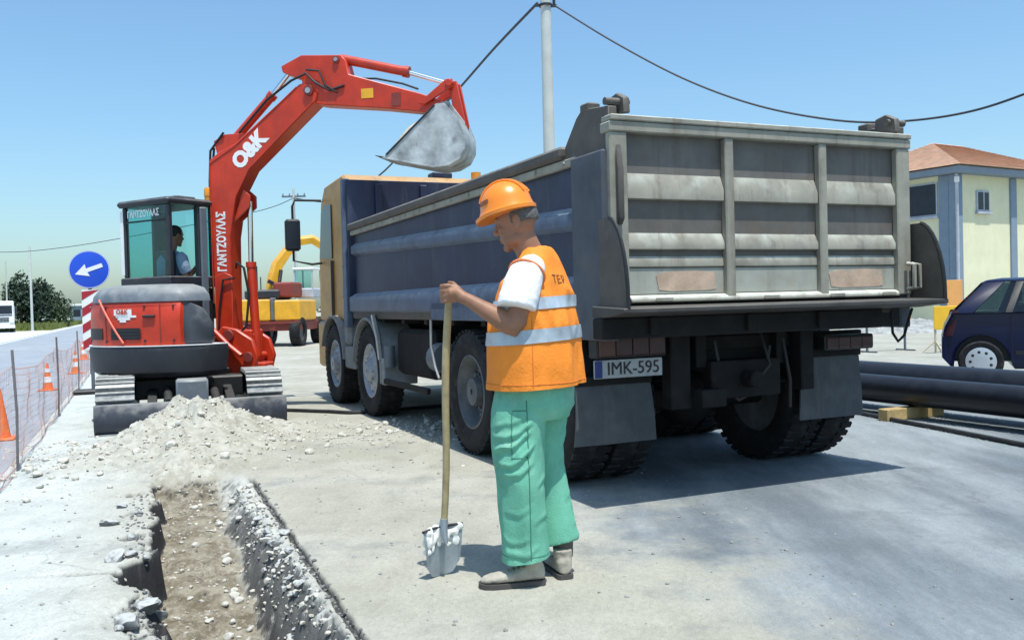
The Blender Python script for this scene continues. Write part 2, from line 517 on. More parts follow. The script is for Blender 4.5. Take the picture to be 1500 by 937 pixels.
def ground_material():
    m = bpy.data.materials.new('dusty_site_ground')
    m.use_nodes = True
    t = m.node_tree
    N, L = t.nodes, t.links
    b = N['Principled BSDF']
    b.inputs['Roughness'].default_value = .92
    b.inputs['Specular IOR Level'].default_value = .25
    ge = N.new('ShaderNodeNewGeometry')
    pos = ge.outputs['Position']
    sx = N.new('ShaderNodeSeparateXYZ')
    L.new(pos, sx.inputs[0])
    def nse(scale, det=6, rough=.6, stretch=None, off=0.0):
        n = N.new('ShaderNodeTexNoise')
        n.inputs['Scale'].default_value = scale
        n.inputs['Detail'].default_value = det
        n.inputs['Roughness'].default_value = rough
        mp = N.new('ShaderNodeMapping')
        mp.inputs['Location'].default_value = (off, off * .7, 0)
        if stretch:
            mp.inputs['Rotation'].default_value = (0, 0, -YAW)
            mp.inputs['Scale'].default_value = stretch
        L.new(pos, mp.inputs[0])
        L.new(mp.outputs[0], n.inputs['Vector'])
        return n.outputs['Fac']
    def math_(op, a, c=None, d=None):
        n = N.new('ShaderNodeMath')
        n.operation = op
        for i, v in enumerate((a, c, d)):
            if v is None:
                continue
            if isinstance(v, (int, float)):
                n.inputs[i].default_value = v
            else:
                L.new(v, n.inputs[i])
        return n.outputs[0]
    def sm(src, lo, hi, amt=1.0):
        mr = N.new('ShaderNodeMapRange')
        mr.interpolation_type = 'SMOOTHSTEP'
        L.new(src, mr.inputs[0])
        mr.inputs[1].default_value, mr.inputs[2].default_value, mr.inputs[4].default_value = lo, hi, amt
        return mr.outputs[0]
    def mix(f, a, c):
        n = N.new('ShaderNodeMix')
        n.data_type = 'RGBA'
        L.new(f, n.inputs[0]) if not isinstance(f, float) else setattr(n.inputs[0], 'default_value', f)
        for i, v in ((6, a), (7, c)):
            if isinstance(v, tuple):
                n.inputs[i].default_value = (*v, 1)
            else:
                L.new(v, n.inputs[i])
        return n.outputs[2]
    big, mid, fine = nse(.55, 6), nse(2.6, 7, .65, None, 4), nse(46, 4, .7)
    streak = nse(1.1, 7, .65, (1.0, .22, 1), 9)
    dust = mix(sm(big, .35, .65), (.355, .345, .28), (.44, .43, .365))
    dust = mix(sm(mid, .48, .70, .6), dust, (.30, .29, .238))
    asph = mix(sm(streak, .34, .66), (.105, .132, .155), (.315, .352, .362))
    asph = mix(sm(nse(120, 3, .7, None, 2), .42, .62, .5), asph, (.17, .20, .22))
    # where the swept-up asphalt shows: right of the worker and beyond the heap
    e1 = math_('ADD', sx.outputs[0], math_('MULTIPLY', sx.outputs[1], .17))
    e1 = math_('ADD', e1, math_('MULTIPLY_ADD', big, 3.0, -1.5))
    e1 = math_('ADD', e1, math_('MULTIPLY_ADD', mid, 1.6, -.8))
    am = sm(e1, 1.05, 2.1, .92)
    dep = sm(math_('ADD', sx.outputs[1], math_('MULTIPLY', mid, 6.0)), 13.0, 22.0)
    am = math_('MULTIPLY', am, math_('SUBTRACT', 1.0, math_('MULTIPLY', dep, .85)))
    left = sm(math_('ADD', math_('ADD', sx.outputs[0], math_('MULTIPLY', sx.outputs[1], .41)), math_('MULTIPLY', big, 1.2)), -.2, 1.0)
    dust = mix(left, mix(sm(mid, .42, .68, .8), (.51, .545, .515), (.41, .435, .41)), dust)
    for cx_, cy_, rad_, wd_ in ((3.0, 44.0, 39.3, .16), (3.0, 44.0, 37.4, .16), (9.0, 30.0, 25.6, .13), (9.0, 30.0, 23.9, .13), (-14.0, 2.0, 16.4, .14), (-14.0, 2.0, 18.2, .14)):
        dxx = math_('SUBTRACT', sx.outputs[0], cx_)
        dyy = math_('SUBTRACT', sx.outputs[1], cy_)
        dd = math_('SQRT', math_('ADD', math_('MULTIPLY', dxx, dxx), math_('MULTIPLY', dyy, dyy)))
        dd = math_('ABSOLUTE', math_('SUBTRACT', math_('ADD', dd, math_('MULTIPLY', mid, .10)), rad_ + .05))
        trk = math_('MULTIPLY', math_('SUBTRACT', 1.0, sm(dd, wd_ * .6, wd_ * 1.3)), sm(mid, .40, .62, .38))
        dust = mix(trk, dust, (.235, .25, .24))
        asph = mix(trk, asph, (.13, .15, .16))
    patch = sm(streak, .60, .74, .8)
    am = math_('MULTIPLY', am, math_('SUBTRACT', 1.0, patch))
    col = mix(am, dust, asph)
    grain = nse(150, 3, .75, None, 11)
    grain2 = nse(38, 6, .75, (1.0, .6, 1), 5)
    def gain(f, lo, hi):                       # multiply the colour by lo..hi
        nonlocal col
        mr = N.new('ShaderNodeMapRange')
        L.new(f, mr.inputs[0])
        mr.inputs[1].default_value, mr.inputs[2].default_value = .3, .7
        mr.inputs[3].default_value, mr.inputs[4].default_value = lo, hi
        vm = N.new('ShaderNodeVectorMath')
        vm.operation = 'SCALE'
        L.new(col, vm.inputs[0])
        L.new(mr.outputs[0], vm.inputs['Scale'])
        col = vm.outputs[0]
    gain(grain, .80, 1.17)
    gain(grain2, .86, 1.12)
    gain(nse(5.0, 7, .7, (1.0, .35, 1), 21), .90, 1.08)
    spk = sm(fine, .56, .68, .5)
    col = mix(spk, col, (.21, .22, .21))
    # hairline cracks in the old paving
    vo = N.new('ShaderNodeTexVoronoi')
    vo.feature = 'DISTANCE_TO_EDGE'
    vo.inputs['Scale'].default_value = .42
    wv = N.new('ShaderNodeVectorMath')
    wv.operation = 'MULTIPLY_ADD'
    nc = N.new('ShaderNodeTexNoise')
    nc.inputs['Scale'].default_value = 1.7
    nc.inputs['Detail'].default_value = 6
    L.new(pos, nc.inputs['Vector'])
    L.new(nc.outputs['Color'], wv.inputs[0])
    wv.inputs[1].default_value = (1.3, 1.3, 0)
    L.new(pos, wv.inputs[2])
    L.new(wv.outputs[0], vo.inputs['Vector'])
    crk = math_('MULTIPLY', math_('SUBTRACT', 1.0, sm(vo.outputs['Distance'], .0015, .0060)), sm(big, .50, .64, .28))
    col = mix(crk, col, (.10, .105, .11))
    va = N.new('ShaderNodeVertexColor')
    va.layer_name = 'zones'
    sc_ = N.new('ShaderNodeSeparateColor')
    L.new(va.outputs[0], sc_.inputs[0])
    soil = mix(sm(nse(7, 7, .7), .35, .65), (.13, .108, .072), (.29, .262, .20))
    soil = mix(sm(nse(30, 4, .7, None, 3), .52, .68, .6), soil, (.42, .40, .34))
    heapc = mix(sm(nse(9, 6, .7, None, 4), .35, .65), (.33, .315, .255), (.47, .465, .40))
    soil = mix(sm(sx.outputs[2], -.08, .05), soil, heapc)
    col = mix(sc_.outputs[0], col, soil)
    bank = mix(sm(nse(19, 5, .75, None, 6), .33, .44), (.045, .047, .048), (.50, .51, .465))
    col = mix(math_('MULTIPLY', sc_.outputs[1], .75), col, bank)
    # bitumen course showing on the steep cut faces below the surface
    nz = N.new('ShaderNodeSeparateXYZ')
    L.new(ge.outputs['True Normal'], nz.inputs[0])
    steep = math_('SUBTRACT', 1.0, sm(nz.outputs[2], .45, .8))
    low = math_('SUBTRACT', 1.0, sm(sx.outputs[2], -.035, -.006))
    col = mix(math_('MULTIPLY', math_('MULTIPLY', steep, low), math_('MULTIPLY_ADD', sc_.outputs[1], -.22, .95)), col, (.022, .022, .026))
    col = mix(math_('MULTIPLY', sc_.outputs[2], .9), col, (.03, .032, .035))
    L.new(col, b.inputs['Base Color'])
    bp = N.new('ShaderNodeBump')
    bp.inputs['Strength'].default_value = .5
    bp.inputs['Distance'].default_value = .02
    hsum = math_('ADD', math_('MULTIPLY', math_('ADD', fine, grain), .45), math_('ADD', math_('MULTIPLY', nse(12, 6, .7, None, 8), .7), streak))
    L.new(hsum, bp.inputs['Height'])
    L.new(bp.outputs[0], b.inputs['Normal'])
    return m

ground = build_ground()
ground.data.materials.append(ground_material())

# road beyond the safety net, its far shoulder and the verge
def strip(name, t0, t1, s0, s1, z, mat):
    mb = MB()
    n = 40
    ring = []
    for i in range(n + 1):
        s = s0 + (s1 - s0) * (i / n) ** 1.6
        a, c = T0 + TFv * s + TRv * t0, T0 + TFv * s + TRv * t1
        ring.append((mb.bm.verts.new((a.x, a.y, z)), mb.bm.verts.new((c.x, c.y, z))))
    for p, q in zip(ring, ring[1:]):
        mb.bm.faces.new((p[0], p[1], q[1], q[0]))
    o = mb.obj(name, mat)
    return tag(o, kind='structure')
ROADM = pm('worn_road_asphalt', (.27, .30, .33), .85, var=.14, vs=.9, stain=.4, scol=(.36, .39, .41), ss=.5, bump=.25, bs=60)
SHOULD = pm('pale_shoulder', (.56, .59, .58), .9, var=.1, vs=.8)
strip('road', -6.3, -1.14, -30, 700, .004, ROADM)
strip('road_shoulder', -16, -6.305, -30, 700, .005, SHOULD)
strip('lane_marking', -6.1, -5.98, -30, 300, .008, WHITE)

# ================================================================== tipper truck
TH = math.atan(600 / FPX)
P0 = Vector((.6206, 5.6278, 0))
truck = thing('tipper_truck', 'dusty blue tipper truck with orange cab and grey ribbed tailgate, parked on the lot', 'truck', P0, TH)

def tyre_mesh(R, w, lugs=True):
    mb = MB()
    h = w / 2
    prof = [(R * .60, -h * .80), (R * .74, -h * .98), (R * .90, -h), (R * .965, -h * .86), (R * .985, -h * .6), (R * .985, h * .6), (R * .965, h * .86), (R * .90, h), (R * .74, h * .98), (R * .60, h * .80), (R * .56, 0), (R * .60, -h * .80)]
    mb.lathe(prof, (0, 0, 0), (1, 0, 0), 48, cap=False)
    if lugs:
        for k in range(40):
            a = 2 * math.pi * k / 40
            for sg in (-1, 1):
                c = Vector((sg * h * .62, math.cos(a + sg * .04) * R * .985, math.sin(a + sg * .04) * R * .985))
                mb.box(c, (h * .68, R * .085, R * .035), (a - math.pi / 2, 0, 0))
    me = mb.mesh('tyre')
    me.materials.append(RUBBER)
    return me
def rim_mesh(R, w, sg, front):
    """wheel disc facing sg along the axle"""
    mb = MB()
    h = w / 2 * sg
    if front:
        prof = [(R * .60, h * .82), (R * .57, h * .86), (R * .53, h * .7), (R * .48, h * .45), (R * .34, h * .75), (R * .22, h * .9), (R * .17, h * 1.12), (R * .05, h * 1.14)]
    else:
        prof = [(R * .60, h * .82), (R * .57, h * .86), (R * .53, h * .5), (R * .46, -h * .1), (R * .30, -h * .15), (R * .24, h * .1), (R * .22, h * .75), (R * .05, h * .78)]
    mb.lathe(prof + [(R * .05, -h * .5), (R * .6, -h * .5)], (0, 0, 0), (1, 0, 0), 32, cap=False)
    zz = h * (.82 if front else .02)
    for k in range(10):
        a = 2 * math.pi * k / 10
        c = Vector((zz, math.cos(a) * R * .285, math.sin(a) * R * .285))
        mb.cyl(c, c + Vector((sg * .03, 0, 0)), R * .026, n=6)
        c2 = Vector((h * (.60 if front else .0), math.cos(a) * R * .42, math.sin(a) * R * .42))
        mb.ball(c2, (abs(h) * .12, R * .05, R * .05), 8, 6)
    me = mb.mesh('wheel')
    me.materials.append(RIM if front else RIMD)
    return me
RT = .54
tyre_m = tyre_mesh(RT, .30)
rims = {(sg, fr): rim_mesh(RT, .30, sg, fr) for sg in (-1, 1) for fr in (0, 1)}
for v, dual in ((1.06, True), (2.52, True), (5.78, False), (7.54, False)):
    for sg in (-1, 1):
        for k in range(2 if dual else 1):
            u = 1.25 + sg * (1.09 - .33 * k)
            w_ = mobj('wheel', rims[(sg, 0 if dual else 1)], truck, (u, v, RT))
            mobj('tyre', tyre_m, w_)
# chassis
mb = MB()
for u in (.86, 1.56):
    mb.bx(u, u + .09, .35, 8.3, .82, 1.10)
ch = mb.obj('chassis_frame', CHASS, truck, bev=.006)
for v in (.45, 1.9, 3.4, 4.9, 6.6):
    MB().bx(.951, 1.559, v, v + .12, .86, 1.04).obj('cross_member', CHASS, ch, bev=.006)
for v in (1.06, 2.52, 5.78, 7.54):
    mb = MB()
    mb.cyl((.4, v, RT), (2.1, v, RT), .09)
    mb.ball((1.25, v, RT), (.24, .22, .22))
    for u in (.7, 1.72):
        for k in range(5):
            mb.bx(u, u + .08, v - .55 + k * .06, v + .55 - k * .06, RT + .12 + k * .024, RT + .14 + k * .024)
    mb.obj('axle', CHASS, truck)
mb = MB()
mb.bx(.0, 2.45, .425, .48, .93, 1.03)
mb.bx(.62, .78, .30, .42, .55, 1.12)
mb.bx(1.74, 1.86, .30, .42, .62, 1.12)
mb.bx(.95, 1.55, .30, .40, .60, .86)
mb.cyl((1.25, .30, .73), (1.25, .18, .73), .06)
mb.bx(.80, 1.0, .20, .29, .56, .68)
mb.obj('rear_cross_beam', CHASS, truck, bev=.008)
mb = MB()
mb.tube([(1.02, .36, 1.0), (1.05, .32, .70), (1.2, .34, .58), (1.45, .36, .66), (1.5, .36, .95)], .016, 8)
mb.tube([(1.62, .36, 1.0), (1.63, .30, .70), (1.66, .34, .50)], .014, 8)
mb.tube([(1.40, .34, 1.06), (1.42, .26, .82), (1.30, .27, .70)], .012, 8)
mb.obj('brake_hose', BLACK, truck)
mb = MB()
mb.bx(1.02, 1.48, 1.0, 1.35, .70, .96)
mb.cyl((.62, .75, .78), (.62, 1.0, .78), .11)
mb.cyl((1.95, .75, .78), (1.95, 1.0, .78), .11)
mb.cyl((1.25, 1.55, .80), (1.25, 2.2, .80), .13)
mb.obj('brake_chamber', CHASS, truck)
MB().box((.93, .27, .60), (.18, .02, .09)).obj('reflector_plate', pm('faded_red', (.16, .05, .045), .6), truck, bev=.004)
# lights, plate, mudflaps
def tail_light(u0, u1, z0, z1):
    h = MB().bx(u0, u1, .26, .38, z0, z1).obj('tail_light', BLACK, truck, bev=.01)
    n = 4
    for k in range(n):
        a = u0 + .012 + (u1 - u0 - .024) * k / n
        c = u0 + .012 + (u1 - u0 - .024) * (k + 1) / n - .006
        MB().bx(a, c, .245, .262, z0 + .015, z1 - .015).obj('lens', LENSD if (k == 0 and u0 < 1) else LENSR, h, bev=.005)
tail_light(.03, .56, .925, 1.075)
tail_light(1.93, 2.40, .895, 1.005)
pl = MB().bx(.02, .54, .285, .297, .795, .915).obj('licence_plate', PLATEW, truck, bev=.003)
MB().bx(.024, .078, .281, .284, .80, .91).obj('country_band', PLATEB, pl)
text('plate_number', 'IMK-595', .118, INK, pl, (.315, .282, .853), (1, 0, 0), (0, 0, 1), bold=0.0, sx=.98)
def flap(u0, u1, z0, z1, bulge):
    mb = MB()
    n = 10
    g = []
    for j in range(n + 1):
        z = z1 + (z0 - z1) * j / n
        sp = .03 * (j / n)
        row = []
        for i in range(n + 1):
            u = u0 - sp + (u1 - u0 + 2 * sp) * i / n
            v = .42 + bulge * math.sin(j / n * 2.2) * (1 - .6 * abs(i / n - .4)) + .006 * fbm(u * 5, z * 5)
            row.append((u, v, z))
        g.append(row)
    F = [[mb.bm.verts.new(p) for p in r] for r in g]
    Bk = [[mb.bm.verts.new((p[0], p[1] + .012, p[2])) for p in r] for r in g]
    for A, fl in ((F, 0), (Bk, 1)):
        for j in range(n):
            for i in range(n):
                q = (A[j][i], A[j][i + 1], A[j + 1][i + 1], A[j + 1][i])
                mb.bm.faces.new(q if not fl else q[::-1])
    bmesh.ops.bridge_loops(mb.bm, edges=[e for e in mb.bm.edges if e.is_boundary])
    bmesh.ops.recalc_face_normals(mb.bm, faces=mb.bm.faces[:])
    f = mb.obj('mudflap', FLAP, truck)
    MB().bx(u0 - .01, u1 + .01, .40, .418, z1 - .05, z1 + .01).obj('flap_bracket', CHASS, f, bev=.003)
flap(-.05, .52, .35, .79, -.05)
flap(1.84, 2.40, .38, .89, -.02)

DARKLIP = pm('oily_lip_steel', (.05, .045, .04), .6, .1, var=.35, vs=4, dust=.3, dcol=(.2, .2, .18))
# --- tipping body
floor_ = MB().bx(.02, 2.48, .12, 6.45, 1.16, 1.25).obj('body_floor', BROWNS, truck, bev=.006)
for v in [.7 + .75 * k for k in range(8)]:
    MB().bx(.06, 2.44, v, v + .10, 1.111, 1.158).obj('floor_joist', CHASS, floor_)
lip = MB()
lip.prism([(-.27, 1.252), (.12, 1.268), (.12, 1.20), (-.02, 1.195), (-.27, 1.222)], 'yz', -.08, 2.57)
lip.obj('chute_lip', DARKLIP, truck, bev=.006)
mb = MB()
mb.bx(-.08, 2.22, -.01, .118, 1.06, 1.193)
mb.obj('hinge_beam', CHASS, truck, bev=.01)
for u in (.25, 1.0, 1.6):
    MB().bx(u, u + .06, -.045, -.012, 1.08, 1.19).obj('tailgate_latch', CHASS, truck, bev=.005)
def side_panel(sg):
    u = 0.0 if sg < 0 else 2.5
    o = -1 if sg < 0 else 1                       # outward
    def U(a):
        return u + o * a
    p = MB().bx(U(-.06), U(-.10), .45, 6.42, 1.25, 2.28).obj('side_panel', BLUEB, truck, bev=.004)
    # lower sloped rail and its face
    MB().prism([(U(-.058), 1.475), (U(.03), 1.425), (U(.03), 1.255), (U(-.058), 1.215)], 'xz', .46, 6.42).obj('lower_rail', BLUER, p, bev=.008)
    # middle rib, rising towards the cab
    mb = MB()
    rings = []
    for v, zt in ((.46, 1.885), (6.40, 2.055)):
        rings.append([(U(-.058), v, zt + .045), (U(.0), v, zt), (U(.0), v, zt - .085), (U(-.058), v, zt - .12)])
    mb.loft(rings).obj('side_rib', BLUER, p, bev=.004)
    mb = MB()
    mb.bx(U(-.13), U(.03), .60, 6.47, 2.262, 2.345)
    mb.obj('top_rail', BROWNS, p, bev=.02)
    MB().bx(U(-.056), U(-.01), .45, 6.47, 2.20, 2.258).obj('rail_flange', GREYG, p, bev=.008)
    MB().bx(U(-.07), U(.035), .03, .448, 1.05, 2.235).obj('corner_post', pm('faded_blue_post' + str(sg), (.060, .070, .088), .65, var=.35, vs=2.5, stain=.6, scol=(.105, .10, .09), ss=4, streak=.5, kcol=(.09, .085, .078)), p, bev=.012)
    # ear with the hinge of the tailgate
    mb = MB()
    mb.prism([(.02, 2.24), (.68, 2.24), (.60, 2.345), (.44, 2.50), (.36, 2.545), (.02, 2.50)], 'yz', U(-.075), U(-.015))
    e = mb.obj('hinge_ear', BROWNS, p, bev=.005)
    MB().bx(U(-.105), U(-.01), .27, .38, 2.505, 2.575).obj('hinge_block', BROWNS, e, bev=.01)
    MB().prism([(-.03, 2.45), (.18, 2.48), (.17, 2.575), (.07, 2.595), (-.02, 2.55)], 'yz', U(-.145), U(-.10)).obj('hinge_arm', BROWNS, e, bev=.008)
    mb = MB()
    mb.cyl((U(-.17), .04, 2.53), (U(.0), .04, 2.53), .024)
    mb.obj('hinge_pin', BROWNS, e)
    # spill wing at the rear
    pts = [(.06, 1.80), (-.06, 1.80)]
    for k in range(1, 9):
        a = k / 8 * math.pi / 2
        pts.append((-.06 - .20 * math.sin(a) ** 1.2, 1.25 + .55 * math.cos(a) ** .9))
    pts += [(.06, 1.25)]
    wv = MB().prism(pts, 'yz', U(.036), U(.052)).obj('spill_wing', BROWNS, p)
    mb = MB()
    mb.tube([(U(.044), a, b_) for a, b_ in pts[1:-1]], .014, 6)
    mb.obj('wing_edge', BLACK, wv)
    for k in range(14):
        MB().cyl((U(-.012), .62 + k * .44, 2.23), (U(.0), .62 + k * .44, 2.23), .016, n=6).obj('bolt', GREYG, p)
    return p
side_panel(-1)
side_panel(1)
# headboard
hb = MB().bx(-.01, 2.51, 6.48, 6.55, 1.25, 2.91).obj('headboard', BLUEB, truck, bev=.006)
for u in (.35, .95, 1.55, 2.1):
    MB().bx(u, u + .09, 6.43, 6.478, 1.3, 2.86).obj('headboard_rib', BLUEB, hb, bev=.008)
for u in (-.05, 2.45):
    MB().bx(u, u + .10, 6.556, 6.66, 1.05, 2.93).obj('headboard_post', BLUER, hb, bev=.012)
MB().bx(.05, 2.44, 6.556, 6.82, 2.86, 2.90).obj('cab_guard', BLUEB, hb, bev=.01)
# load already in the body
mb = MB()
n, mgrid = 34, 14
vs_ = [[None] * (mgrid + 1) for _ in range(n + 1)]
for i in range(n + 1):
    for j in range(mgrid + 1):
        v = .3 + 6.12 * i / n
        u = .115 + 2.27 * j / mgrid
        z = 1.60 + .38 * math.exp(-((v - 4.6) / 1.5) ** 2 - ((u - 1.25) / .9) ** 2) + .07 * fbm(u * 2, v * 2)
        vs_[i][j] = mb.bm.verts.new((u, v, z))
for i in range(n):
    for j in range(mgrid):
        mb.bm.faces.new((vs_[i][j], vs_[i][j + 1], vs_[i + 1][j + 1], vs_[i + 1][j]))
bmesh.ops.recalc_face_normals(mb.bm, faces=mb.bm.faces[:])
ld = mb.obj('soil_load', SOIL, None, P0, TH)
tag(ld, 'load of loose soil lying inside the tipper truck body', 'soil')
# tailgate (rear face towards -v)
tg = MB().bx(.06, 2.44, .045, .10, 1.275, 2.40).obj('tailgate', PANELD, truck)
for u0, u1 in ((.0, .125), (.865, .935), (1.655, 1.725), (2.375, 2.50)):
    MB().bx(u0, u1, -.012, .044, 1.29, 2.335).obj('tailgate_post', GREYG, tg, bev=.008)
MB().bx(-.005, 2.505, -.022, .10, 2.337, 2.402).obj('top_beam', GREYG, tg, bev=.008)
MB().bx(.0, 2.50, -.035, .09, 2.405, 2.44).obj('top_cap', GREYG, tg, bev=.006)
for a, b_ in ((.127, .863), (.937, 1.653), (1.727, 2.373)):
    # sloped ribs: bright upper slope, face, under-cut
    MB().prism([(.044, 2.085), (.042, 2.095), (.004, 2.005), (.004, 1.93), (.044, 1.925)], 'yz', a, b_).obj('tailgate_rib', GREYG, tg, bev=.004)
    MB().prism([(.044, 1.715), (.042, 1.722), (.008, 1.66), (.008, 1.615), (.044, 1.61)], 'yz', a, b_).obj('tailgate_rib', GREYG, tg, bev=.004)
    MB().prism([(.044, 1.575), (.028, 1.565), (.022, 1.52), (.022, 1.505), (.044, 1.50)], 'yz', a, b_).obj('tailgate_rib', GREYG, tg, bev=.004)
    MB().bx(a, b_, .032, .0445, 1.335, 1.497).obj('lower_panel', PANELL, tg)
for a, b_ in ((.36, .80), (1.78, 2.26)):
    MB().prism([(a, 1.36), (a + .10, 1.35), (b_ - .05, 1.354), (b_, 1.362), (b_ - .01, 1.47), (b_ - .16, 1.48), (a + .05, 1.474), (a - .02, 1.45)], 'xz', .0285, .0315).obj('repair_patch', RUSTP, tg)
MB().prism([(.044, 1.332), (-.005, 1.318), (-.02, 1.30), (-.02, 1.283), (.044, 1.280)], 'yz', .127, 2.373).obj('bottom_beam', GREYG, tg, bev=.004)
for u in (.30, 1.15, 1.72, 2.2):
    MB().bx(u, u + .13, -.03, -.0235, 1.287, 1.312).obj('weld_plate', GREYG, tg, bev=.003)
mb = MB()
mb.tube([(2.44, -.03, 1.33), (2.44, -.09, 1.34), (2.44, -.09, 1.50), (2.44, -.03, 1.51)], .016, 8)
mb.tube([(2.485, -.03, 1.33), (2.485, -.10, 1.34), (2.485, -.10, 1.50), (2.485, -.03, 1.51)], .012, 8)
mb.obj('grab_handle', GREYG, tg)
for u, o in ((.055, 1),):
    MB().prism([(-.02, 2.26), (-.05, 2.10), (-.05, 1.80), (-.02, 1.76)], 'yz', u - .02, u + .02).obj('tailgate_arm', BROWNS, tg, bev=.006)
mb = MB()
mb.tube([(2.20, -.1, 1.18), (2.21, -.1, 1.02), (2.26, -.1, .96), (2.32, -.1, 1.0), (2.36, -.1, 1.10), (2.40, -.1, 1.19)], .010, 6)
mb.obj('safety_chain', CHASS, truck)
# --- cab
mb = MB()
cabp = [(6.84, 1.12), (6.84, 2.93), (7.0, 3.05), (8.05, 3.02), (8.30, 2.80), (8.50, 2.02), (8.54, 1.12)]
mb.prism(cabp, 'yz', .06, 2.44)
cab_ = mb.obj('cab', ORANGEC, truck, bev=.03)
MB().prism([(7.62, 1.98), (7.62, 2.72), (8.02, 2.74), (8.22, 2.66), (8.38, 2.02)], 'yz', .04, .058).obj('door_window', DWIN, cab_)
MB().prism([(7.62, 1.98), (7.62, 2.72), (8.02, 2.74), (8.22, 2.66), (8.38, 2.02)], 'yz', 2.442, 2.46).obj('door_window', DWIN, cab_)
MB().bx(.30, 2.20, 6.822, 6.838, 2.0, 2.6).obj('rear_window', DWIN, cab_)
mb = MB()
mb.loft([[(.22, 8.315, 2.76), (2.28, 8.315, 2.76), (2.28, 8.335, 2.75), (.22, 8.335, 2.75)], [(.16, 8.505, 2.06), (2.34, 8.505, 2.06), (2.34, 8.525, 2.05), (.16, 8.525, 2.05)]]).obj('windscreen', DWIN, cab_)
MB().bx(.05, 2.45, 8.2, 8.66, .45, 1.11).obj('bumper', ORANGEC, truck, bev=.04)
MB().bx(.02, .058, 7.60, 7.63, 1.15, 1.95).obj('door_handle', BLACK, cab_)
MB().bx(.4, 2.1, 7.7, 8.0, 3.03, 3.09).obj('roof_bar', ORANGEC, cab_, bev=.02)
MB().bx(1.33, 1.62, 7.02, 7.25, 3.04, 3.13).obj('air_horn_box', BLUEB, cab_, bev=.02)
mb = MB()
mb.cyl((2.0, 7.1, 3.04), (2.0, 7.1, 3.15), .07)
mb.obj('roof_beacon', LENSO, cab_)
mb = MB()
mb.tube([(.05, 8.22, 2.84), (-.32, 8.24, 2.84), (-.36, 8.24, 2.75), (-.36, 8.24, 1.98), (-.10, 8.24, 1.93), (.05, 8.3, 1.95)], .017, 8)
mir = mb.obj('mirror_arm', BLACK, cab_)
MB().bx(-.47, -.26, 8.18, 8.30, 2.12, 2.57).obj('mirror', BLACK, mir, bev=.03)
MB().bx(-.46, -.27, 8.172, 8.178, 2.15, 2.54).obj('mirror_glass', DWIN, mir)
mb = MB()
mb.prism([(6.72, 1.42), (6.70, 1.78), (6.80, 1.86), (6.90, 1.84), (6.90, 1.42)], 'yz', -.03, .055)
mb.obj('cab_corner', ORANGEC, cab_, bev=.02)
# fenders, steps, tanks along the near side and the far side
def fender(v0, R, mat, a0, a1, sg, w=.42):
    u0, u1 = (-.02, w) if sg < 0 else (2.5 - w, 2.52)
    pts = [(v0 + R * math.cos(rad(a0 + (a1 - a0) * k / 12)), RT + R * math.sin(rad(a0 + (a1 - a0) * k / 12))) for k in range(13)]
    pin = [(v0 + (R - .03) * math.cos(rad(a0 + (a1 - a0) * k / 12)), RT + (R - .03) * math.sin(rad(a0 + (a1 - a0) * k / 12))) for k in range(12, -1, -1)]
    return MB().prism(pts + pin, 'yz', u0, u1).obj('fender', mat, truck, bev=.004)
for sg in (-1, 1):
    fender(7.54, .66, DUSTYF, 20, 172, sg)
    fender(5.78, .64, DUSTYF, 8, 190, sg)
    u0, u1 = (-.03, .40) if sg < 0 else (2.1, 2.53)
    f = MB().prism([(1.98, 1.16), (3.32, 1.16), (3.34, 1.27), (3.30, 1.33), (1.95, 1.33)], 'yz', u0, u1).obj('fender', BLUER, truck, bev=.012)
    mb = MB()
    ue = -.035 if sg < 0 else 2.535
    mb.tube([(ue, 3.32, 1.16), (ue, 3.33, .92), (ue, 3.22, .72), (ue, 3.12, .62)], .014, 6)
    mb.obj('fender_stay', DUSTYF, f)
    u0, u1 = (.0, .38) if sg < 0 else (2.12, 2.5)
    MB().bx(u0, u1, 6.40, 6.86, .52, .80).obj('cab_step', DUSTYF, truck, bev=.02)
    MB().bx(u0, u1, 6.66, 6.90, .80, 1.42).obj('step_cover', DUSTYF, truck, bev=.05)
    MB().bx(u0 + .12, u1 + .0, 3.75, 4.95, .55, 1.05).obj('fuel_tank', CHASS, truck, bev=.05)
    ut = (u0 + u1) / 2
    MB().cyl((ut, 3.50, .78), (ut, 3.72, .78), .15).obj('air_tank', GREYP, truck)
    MB().cyl((u0 + .05, 5.0, .62), (u0 + .05, 5.0, .86), .06).obj('oil_canister', GREYP, truck)
    MB().prism([(5.02, .42), (5.16, .42), (5.20, .72), (5.06, .72)], 'yz', u0 - .01, u1).obj('mudguard_flap', DUSTYF, truck, bev=.01)
    mb = MB()
    us = -.01 if sg < 0 else 2.51
    mb.tube([(us, 5.42, 1.20), (us, 5.25, .96), (us, 5.16, .70)], .03, 6)
    mb.obj('mudguard_strut', DUSTYF, truck)
    mb = MB()
    mb.bx(us - .02, us + .02, 3.5, 5.0, .44, .50)
    mb.obj('side_guard', CHASS, truck, bev=.008)

# ================================================================== excavator
XO = Vector((-4.05, 11.40, 0))
exc = thing('crawler_excavator', 'red compact crawler excavator with raised boom, working behind the spoil heap', 'excavator', XO)
UY = rad(21)
